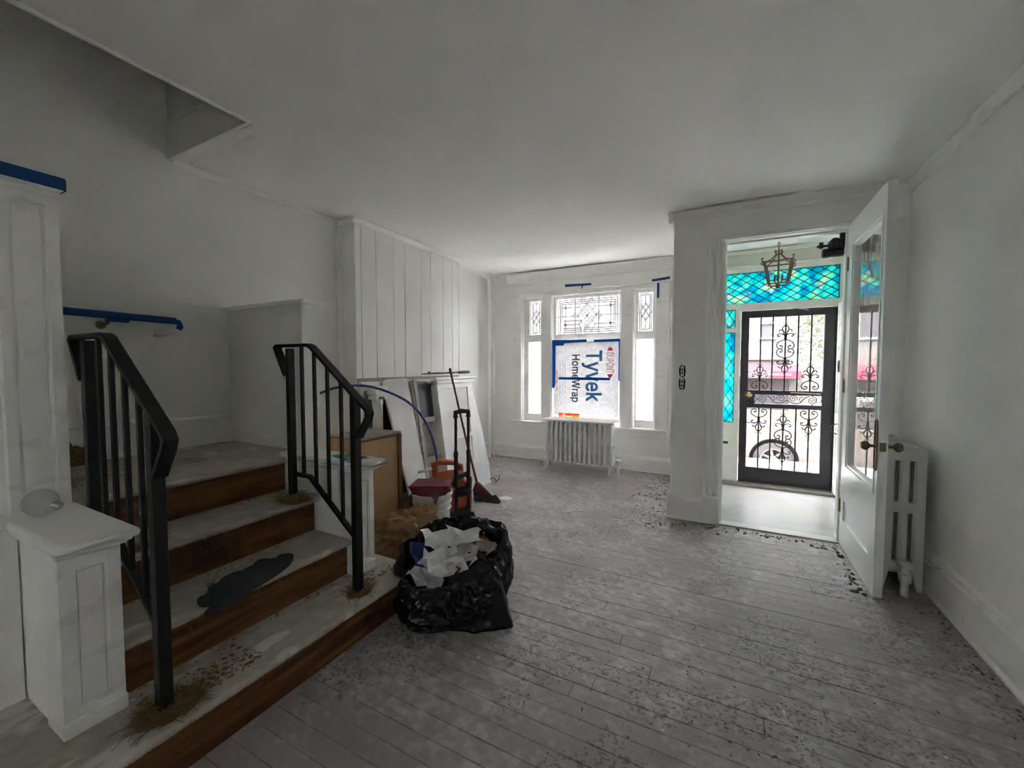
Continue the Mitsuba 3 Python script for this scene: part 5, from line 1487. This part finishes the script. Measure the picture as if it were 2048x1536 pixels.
part(tbg, 'corner_fold', baglump([(-1.32, 1.64, 0.0), (-1.10, 1.70, 0.0), (-0.965, 1.835, 0.004), (-1.08, 2.0, 0.0), (-1.22, 2.0, 0.28), (-1.13, 1.95, 0.27), (-1.06, 1.88, 0.215), (-1.32, 1.8, 0.26), (-1.0, 1.85, 0.03)], 5, 0.022), 'm_bag', smooth=True)
part(tbg, 'side_lump', baglump([(-1.28, 2.0, 0.1), (-1.14, 1.99, 0.05), (-1.13, 1.95, 0.24), (-1.15, 1.91, 0.27), (-1.24, 1.95, 0.30), (-1.28, 1.9, 0.30), (-1.2, 1.85, 0.1)], 7, 0.012), 'm_bag', smooth=True)
part(tbg, 'rim_tail', flap([bagpt(0.05, 0.20, 0.40), bagpt(0.12, 0.21, 0.47), bagpt(0.20, 0.17, 0.42), bagpt(0.12, 0.15, 0.42), bagpt(0.19, 0.16, 0.49), bagpt(0.26, 0.12, 0.38), bagpt(0.20, 0.04, 0.38), bagpt(0.26, 0.06, 0.42), bagpt(0.30, 0.02, 0.30)], 0.03, 3), 'm_bag', smooth=True)

def sheetpaper(c, sx, sy, sz, seed, rot):
    """A bent, creased piece of paper or film: few flat facets."""
    r_ = np.random.RandomState(seed)
    g = grid_mesh(lambda u, v: np.stack([(u - 0.5) * sx, (v - 0.5) * sy, 0 * u], -1), 5, 5)
    v = np.array(g.vertices)
    v[:, 2] += r_.uniform(-1, 1, len(v)) * sz + 0.6 * sz * np.abs(v[:, 0] / sx * 4)
    v[:, :2] += r_.uniform(-0.12, 0.12, (len(v), 2)) * (sx, sy)
    Rm = trimesh.transformations.euler_matrix(*rot)[:3, :3]
    return trimesh.Trimesh(v @ Rm.T + np.asarray(c), g.faces, process=False)


papers = [(-0.06, -0.04, 0.262, 0.20, 0.17, 0.028, (0.42, 0.1, 0.3), 'm_paper', 'large crumpled white paper in the middle of the rubbish bag'),
          (-0.17, -0.09, 0.215, 0.16, 0.17, 0.028, (0.45, 0.0, 0.9), 'm_paper', 'creased white paper at the front left of the rubbish bag'),
          (-0.08, 0.11, 0.330, 0.20, 0.13, 0.028, (0.5, 0.1, 0.2), 'm_paper', 'folded white paper at the back of the rubbish bag'),
          (0.07, 0.10, 0.345, 0.20, 0.13, 0.022, (0.55, 0.0, -0.1), 'm_paper', 'white paper with a small hole at the back right of the rubbish bag'),
          (0.05, -0.01, 0.275, 0.17, 0.17, 0.022, (0.4, -0.1, 0.1), 'm_film', 'translucent white film in the middle right of the rubbish bag'),
          (0.14, 0.03, 0.295, 0.16, 0.15, 0.022, (0.4, -0.2, 0.5), 'm_news', 'brown printed scrap at the right of the rubbish bag'),
          (0.16, 0.07, 0.325, 0.08, 0.05, 0.008, (0.5, -0.2, 0.2), 'm_red', 'red scrap at the right edge of the rubbish bag'),
          (-0.19, 0.03, 0.265, 0.11, 0.19, 0.03, (0.4, 0.3, 0.5), 'm_navy', 'dark blue crumpled wrapper at the left of the rubbish bag')]
for i, (a, b, z, sx, sy, sz, rot, mt_, lab) in enumerate(papers):
    c_ = bagpt(a, b, z)
    m = sheetpaper((0, 0, 0), sx, sy, sz, 30 + i, rot)
    Rz = trimesh.transformations.rotation_matrix(math.atan2(U[1], U[0]), (0, 0, 1))
    m.apply_transform(Rz)
    m.apply_translation(c_)
    single('waste_paper', m, mt_, lab, 'paper', 'waste in the rubbish bag')

# ------------------------------------------------------------------ litter on the floor
def chips(n, fn, size, seed, flat=0.35):
    r_ = np.random.RandomState(seed)
    o = []
    k = 0
    while k < n:
        p_ = fn(r_)
        if p_ is None:
            continue
        k += 1
        s0 = size * min(r_.lognormal(0, 0.4), 1.9)
        v = trimesh.creation.icosahedron().vertices * r_.uniform(0.5, 1.3, (12, 3)) * (s0, s0 * r_.uniform(0.4, 0.9), s0 * flat)
        a = r_.uniform(0, math.pi)
        v = np.stack([v[:, 0] * math.cos(a) - v[:, 1] * math.sin(a), v[:, 0] * math.sin(a) + v[:, 1] * math.cos(a), v[:, 2]], -1)
        o.append(trimesh.Trimesh(v + [p_[0], p_[1], p_[2] + s0 * flat * 0.6], _ICO, process=False))
    return cat(*o)


_ICO = trimesh.creation.icosahedron().faces


def f_pillar(r_):
    return (r_.normal(-0.62, 0.16), r_.uniform(3.5, 5.3), 0) if r_.rand() < 0.75 else (r_.uniform(-0.62, 0.1), r_.normal(3.72, 0.08), 0)


def clean(f):
    def g(r_):
        p_ = f(r_)
        if p_ is None or p_[0] > 1.06 or p_[0] < -3.0 or (p_[0] > VX - 0.05 and p_[1] > 3.83):
            return None
        return p_
    return g


single('floor_litter', cat(chips(230, clean(f_pillar), 0.0085, 1), chips(70, clean(lambda r_: (r_.uniform(-0.2, 0.72), r_.normal(3.78, 0.03), 0)), 0.009, 2),
                           chips(60, clean(lambda r_: (0.745 - abs(r_.normal(0, 0.03)), r_.uniform(3.05, 3.85), 0)), 0.010, 3),
                           chips(170, clean(lambda r_: (1.05 - abs(r_.normal(0, 0.05)), r_.uniform(0.6, 3.1), 0)), 0.0065, 4),
                           chips(700, clean(lambda r_: (r_.uniform(-1.6, 1.0), 0.7 + 4.5 * r_.uniform(0, 1) ** 0.6, 0)), 0.0032, 5, 0.25),
                           chips(380, clean(lambda r_: (r_.normal(0.02, 0.33), r_.normal(1.85, 0.5), 0)), 0.0036, 6, 0.22),
                           chips(90, clean(lambda r_: (r_.uniform(-3.0, -0.6), YF - 0.06 - abs(r_.normal(0, 0.12)), 0)), 0.008, 7)),
       'm_debris', 'dark paint flakes and grit scattered over the floor', 'litter', kind='stuff')
single('plaster_litter', cat(chips(120, clean(lambda r_: (r_.uniform(-2.2, 1.0), r_.uniform(0.8, 5.0), 0)), 0.005, 15, 0.2), chips(60, lambda r_: ((-1.6 - 0.26 * (k_ := r_.randint(0, 3)) - r_.uniform(0, 0.2)), r_.uniform(0.6, 1.5), 0.2 * (k_ + 1)), 0.004, 16)),
       'm_chip', 'white plaster crumbs on the floor and the steps', 'litter', kind='stuff')
single('paper_scrap', extr(Polygon([(-2.06, 3.62), (-1.99, 3.58), (-1.92, 3.62), (-1.93, 3.68), (-2.02, 3.70)]), 'xy', 0.001, 0.003), 'm_paper', 'small round white paper scrap on the floor right of the broom', 'paper')
single('step_litter', cat(chips(260, lambda r_: (-1.60 - abs(r_.normal(0, 0.09)), r_.uniform(0.6, 0.95), 0.2), 0.0065, 25, 0.3), chips(110, lambda r_: (-1.66 - abs(r_.normal(0, 0.06)), r_.normal(1.60, 0.09), 0.2), 0.006, 26, 0.3), chips(140, lambda r_: (r_.uniform(-3.2, -2.5), min(0.66 + abs(r_.normal(0, 0.1)), 1.4), 0.8), 0.006, 27, 0.3),
                          chips(120, lambda r_: (RX[1 + (q_ := r_.randint(0, 3))] + 0.012 + abs(r_.normal(0, 0.02)), r_.uniform(0.6, 1.5), 0.2 * (q_ + 1)), 0.0055, 28, 0.3)),
       'm_fuzz', 'brown carpet crumbs on the steps and landing', 'litter', kind='stuff')

# ------------------------------------------------------------------ the street outside
M('m_concrete', pr(mikit.proc(lambda p, n, uv: mix((0.56, 0.56, 0.56), (0.66, 0.66, 0.66), fbm(p.x * 3, p.y * 3, 2, 4))), 0.8))
M('m_asphalt', pr((0.10, 0.10, 0.105), 0.9))
M('m_siding', pr((0.055, 0.058, 0.063), 0.7))
M('m_stone', pr((0.075, 0.072, 0.068), 0.8))
M('m_yellow', pr((0.085, 0.078, 0.055), 0.8))
M('m_shopglass', pr((0.035, 0.037, 0.043), 0.35))
M('m_awning', pr((0.11, 0.008, 0.022), 0.7))
M('m_white', pr((0.5, 0.5, 0.5), 0.5))
M('m_dullgrey', pr((0.06, 0.062, 0.066), 0.6))
M('m_carpaint', pr((0.075, 0.07, 0.062), 0.35))
M('m_tyre', pr((0.036, 0.037, 0.042), 0.9))
M('m_alloy', pr((0.10, 0.10, 0.09), 0.4))
M('m_brick', pr(mikit.proc(lambda p, n, uv: mix((0.22, 0.10, 0.07), (0.30, 0.15, 0.11), cell_rand(p.x / 0.21 + 0.5 * dr.floor(p.z / 0.07), dr.floor(p.z / 0.07)))), 0.9))
M('m_leafgreen', pr((0.055, 0.085, 0.035), 0.6))
M('m_bark', pr((0.12, 0.10, 0.08), 0.9))
struct('ground_porch', cat(bx(-1.2, 1.9, 5.62, 7.1, -0.75, -0.03), bx(-0.6, 1.3, 7.1, 7.4, -0.75, -0.24), bx(-0.6, 1.3, 7.4, 7.7, -0.75, -0.45)), 'm_concrete', 'pale concrete porch and steps before the door')
struct('roof_porch', cat(bx(-0.42, 2.0, 5.70, 7.25, 2.78, 2.92), bx(1.86, 1.96, 7.12, 7.22, -0.05, 2.8)), 'm_white', 'small flat porch roof over the entrance door')
struct('ground_sidewalk', bx(-30, 30, 5.6, 8.55, -0.9, -0.62), 'm_concrete', 'pale concrete sidewalk')
struct('ground_street', bx(-60, 60, 8.5, 60, -0.95, -0.74), 'm_asphalt', 'asphalt street')
struct('ground_yard', bx(-30, 30, -40, 5.6, -1.0, -0.85), 'm_asphalt', 'ground behind the house')
struct('roof', cat(bx(-3.6, 1.6, YR - 0.4, 5.8, 5.5, 5.8), bx(-3.5, 1.4, 5.62, 5.72, 2.9, 5.6)), 'm_brick', 'brick upper front and roof of the house')
part('wall_front', 'facing', extr(sbox(-3.5, -0.8, 1.4, 2.95).difference(unary_union([sbox(-2.66, 0.5, -0.82, 2.36), sbox(-0.25, -0.05, 1.06, 2.44)])), 'xz', 5.62, 5.72), 'm_brick')

sh = thing('shop_building', 'pale two storey shop building with a red awning across the street', 'building')
sw_ = []
for i in range(24):
    z = 1.95 + i * 0.15
    sw_.append(bx(-14, 9, 15.98, 16.1, z, z + 0.148, 0.004))
    if i % 1 == 0 and i < 24:
        pass
for m_ in sw_:
    part(sh, 'siding_board', m_, 'm_siding')
part(sh, 'wall', bx(-14, 9, 16.05, 22, -0.74, 7.0), 'm_stone')
part(sh, 'shop_front', cat(bx(-14, 9, 15.95, 16.1, 1.55, 1.95), bx(1.75, 9, 15.96, 16.1, -0.1, 1.6), bx(-6, -0.2, 15.96, 16.1, -0.1, 1.6)), 'm_stone')
part(sh, 'base', bx(-14, 9, 15.9, 16.1, -0.74, -0.1), 'm_yellow', label='yellowish base wall')
part(sh, 'shop_window', bx(-0.2, 1.75, 15.98, 16.06, -0.1, 1.0), 'm_shopglass')
for x0, x1, z0, z1 in ((0.93, 1.30, 2.28, 2.72), (-2.4, -1.9, 2.2, 3.2), (3.2, 3.9, 2.2, 3.2), (-6, -5.2, 2.2, 3.2), (-1.2, -0.6, 3.6, 4.8), (1.2, 1.8, 3.9, 5.0)):
    w_ = part(sh, 'window', extr(sbox(x0 - 0.06, z0 - 0.06, x1 + 0.06, z1 + 0.06).difference(sbox(x0, z0, x1, z1)), 'xz', 15.92, 16.0), 'm_white')
    part(w_, 'pane', bx(x0, x1, 15.97, 15.99, z0, z1), 'm_shopglass')
awp = [(15.95, 1.36), (15.35, 1.16), (15.30, 1.16), (15.30, 0.94), (15.95, 0.94)]


def awning(x0, x1, label):
    k = thing('shop_awning', label, 'awning')
    part(k, 'canopy', extr(Polygon([(15.96, 1.37), (15.36, 1.18), (15.36, 0.95), (15.96, 0.95)]), 'yz', x0, x1), 'm_awning')
    return k


aw = awning(-0.35, 2.0, 'red shop awning with white lettering across the street')
aw2 = awning(-4.2, -1.3, 'plain red awning further along the shop building')


def sign_text(txt, h, x0, z, width):
    m = meshkit.text_mesh(txt, h, 0.012, True)
    v = np.array(m.vertices)
    k = width / v[:, 0].max()
    part(aw, 'lettering', trimesh.Trimesh(np.stack([x0 + v[:, 0] * k, 15.352 - v[:, 2], z + v[:, 1]], -1), m.faces, process=False), 'm_white')


sign_text('CHANGS', 0.06, 0.62, 1.125, 0.55)
sign_text('DRY CLEANING SERVICE', 0.058, 0.28, 1.045, 1.45)
sign_text('215-765-5788', 0.058, 0.36, 0.965, 0.78)
up_ = thing('utility_wire', 'thin dark wires strung across the street', 'wire')
part(up_, 'wire', cat(tube([(-9, 14.5, 2.55), (0, 14.5, 2.28), (9, 14.5, 2.40)], 0.008, 5), tube([(-9, 14.6, 2.3), (0, 14.6, 2.05), (9, 14.6, 2.12)], 0.008, 5)), 'm_black')
ut = thing('utility_pole', 'grey pole at the kerb across the street', 'pole')
part(ut, 'pole', rod((2.42, 14.4, -0.74), (2.42, 14.4, 7), 0.09, 14), 'm_stone', smooth=40)

# parked car, its front to the right
car = thing('car', 'pale silver car parked at the kerb outside the door', 'car')
WXc, WY, WZ = 0.78, 9.15, -0.42
gz = -0.74
prof_c = [(-3.15, 0.30), (-3.2, 0.55), (-3.1, 0.92), (-2.55, 1.0), (-1.95, 1.42), (-0.55, 1.45), (0.25, 1.0), (1.25, 0.83), (1.52, 0.66), (1.58, 0.42), (1.52, 0.22)]
arch1 = Point(WXc, gz + 0.33).buffer(0.40)
arch2 = Point(WXc - 2.7, gz + 0.33).buffer(0.40)
cpoly = Polygon([(a, gz + b) for a, b in prof_c]).buffer(0.06).buffer(-0.03)
lowp = cpoly.intersection(sbox(-5, gz - 1, 5, gz + 0.98))
upp = cpoly.intersection(sbox(-5, gz + 0.95, 5, gz + 3))
part(car, 'body', cat(extr(lowp.difference(unary_union([arch1, arch2])), 'xz', 9.0, 9.03), extr(lowp.buffer(-0.02), 'xz', 9.03 + 0.22, 10.6), extr(lowp.buffer(0.0).difference(unary_union([arch1, arch2])), 'xz', 9.03, 9.26)), 'm_carpaint')
part(car, 'cabin', cat(extr(upp, 'xz', 9.16, 10.5)), 'm_shopglass', label='dark side glass')
part(car, 'roof', cat(bx(-1.9, -0.5, 9.14, 10.52, gz + 1.43, gz + 1.49, 0.02), bx(-1.25, -1.17, 9.13, 9.18, gz + 0.97, gz + 1.45), flatbar([(0.22, 9.15, gz + 0.98), (-0.58, 9.17, gz + 1.46)], 0.05, 0.06)), 'm_carpaint')
for ar_ in (arch1, arch2):
    part(car, 'arch_liner', extr(ar_.buffer(0.02).intersection(sbox(-5, gz + 0.2, 5, 5)), 'xz', 9.2, 9.27), 'm_tyre')
part(car, 'mirror', hullpts([(0.0, 8.86, gz + 0.98), (0.16, 8.86, gz + 1.0), (0.02, 8.99, gz + 0.97), (0.12, 8.99, gz + 0.97), (0.02, 8.86, gz + 1.12), (0.12, 8.86, gz + 1.12), (0.05, 9.0, gz + 1.08)], 2), 'm_carpaint', smooth=40)
part(car, 'headlight', hullpts([(1.15, 8.985, gz + 0.62), (1.45, 9.0, gz + 0.60), (1.5, 9.1, gz + 0.7), (1.2, 8.985, gz + 0.72), (1.45, 9.0, gz + 0.70), (1.3, 9.1, gz + 0.66)], 2), 'm_white', smooth=40)
part(car, 'sill', bx(-1.5, 0.4, 8.99, 9.05, gz + 0.18, gz + 0.30, 0.01), 'm_tyre')
for xd in (0.10, -1.2):
    part(car, 'door_line', bx(xd, xd + 0.012, 8.996, 9.004, gz + 0.3, gz + 0.96), 'm_tyre')
for xw in (WXc, WXc - 2.7):
    wl = part(car, 'wheel', lathe([(0.215, -0.10), (0.30, -0.10), (0.33, -0.07), (0.33, 0.07), (0.30, 0.10), (0.215, 0.10), (0.215, -0.10)], (xw, 9.13, gz + 0.33), 40, 'y'), 'm_tyre', smooth=40)
    sp = [lathe([(0.19, -0.09), (0.222, -0.095), (0.222, 0.05), (0.19, 0.05), (0.19, -0.09)], (xw, 9.13, gz + 0.33), 40, 'y'), lathe([(0, -0.08), (0.06, -0.08), (0.06, 0), (0, 0)], (xw, 9.13, gz + 0.33), 20, 'y')]
    for k in range(7):
        a = k * 2 * math.pi / 7
        p0 = np.array([xw, 9.07, gz + 0.33])
        e_ = np.array([math.cos(a), 0, math.sin(a)])
        sp.append(tube([p0 + e_ * 0.04, p0 + e_ * 0.205], [0.03, 0.022], 6))
    part(wl, 'rim', cat(*sp), 'm_alloy', smooth=30)
    part(wl, 'brake_disc', lathe([(0, 0.0), (0.19, 0.0), (0.19, 0.02), (0, 0.02)], (xw, 9.13, gz + 0.33), 24, 'y'), 'm_tyre')

# porch railing
prl = thing('porch_railing', 'white porch railing of thin posts at the right of the porch', 'railing')
for i in range(9):
    yy = 5.95 + i * 0.135
    part(prl, 'baluster', bx(1.16, 1.185, yy - 0.012, yy + 0.012, -0.03, 0.80), 'm_white')
part(prl, 'rail', cat(bx(1.145, 1.2, 5.8, 7.15, 0.80, 0.845, 0.006), bx(1.15, 1.195, 5.8, 7.15, 0.05, 0.09, 0.004)), 'm_white')
part(prl, 'post', bx(1.12, 1.22, 7.05, 7.15, -0.03, 0.95, 0.008), 'm_white')

# street tree
tr = thing('street_tree', 'leafy green street tree across the street at the right', 'tree')
part(tr, 'trunk', tube([(2.25, 13.4, -0.74), (2.22, 13.4, 1.0), (2.28, 13.35, 2.6)], [0.12, 0.1, 0.08], 12), 'm_bark', smooth=40)
lv = []
r_ = np.random.RandomState(77)
base = trimesh.Trimesh(np.array([[-0.5, 0, 0], [0, -0.25, 0.05], [0.5, 0, 0], [0, 0.25, 0.05]]), [[0, 1, 2], [0, 2, 3]], process=False)
VV, FF = [], []
for i in range(2600):
    c_ = np.array([2.35, 13.3, 2.9]) + r_.normal(size=3) * (0.42, 0.45, 0.75)
    Rm = trimesh.transformations.random_rotation_matrix(r_.rand(3))[:3, :3]
    FF.append(base.faces + len(VV) * 4)
    VV.append(base.vertices * r_.uniform(0.07, 0.13) @ Rm.T + c_)
part(tr, 'crown', trimesh.Trimesh(np.vstack(VV), np.vstack(FF), process=False), 'm_leafgreen', kind='stuff')
# houses that close the street left and right
nh = thing('neighbour_house', 'brick neighbouring house left of the porch', 'house')
part(nh, 'wall', bx(-16, -3.7, -2.0, 5.7, -0.85, 6.0), 'm_brick')
nh = thing('neighbour_house', 'brick neighbouring house right of the porch', 'house')
part(nh, 'wall', bx(1.75, 14, -2.0, 5.7, -0.85, 6.0), 'm_brick')
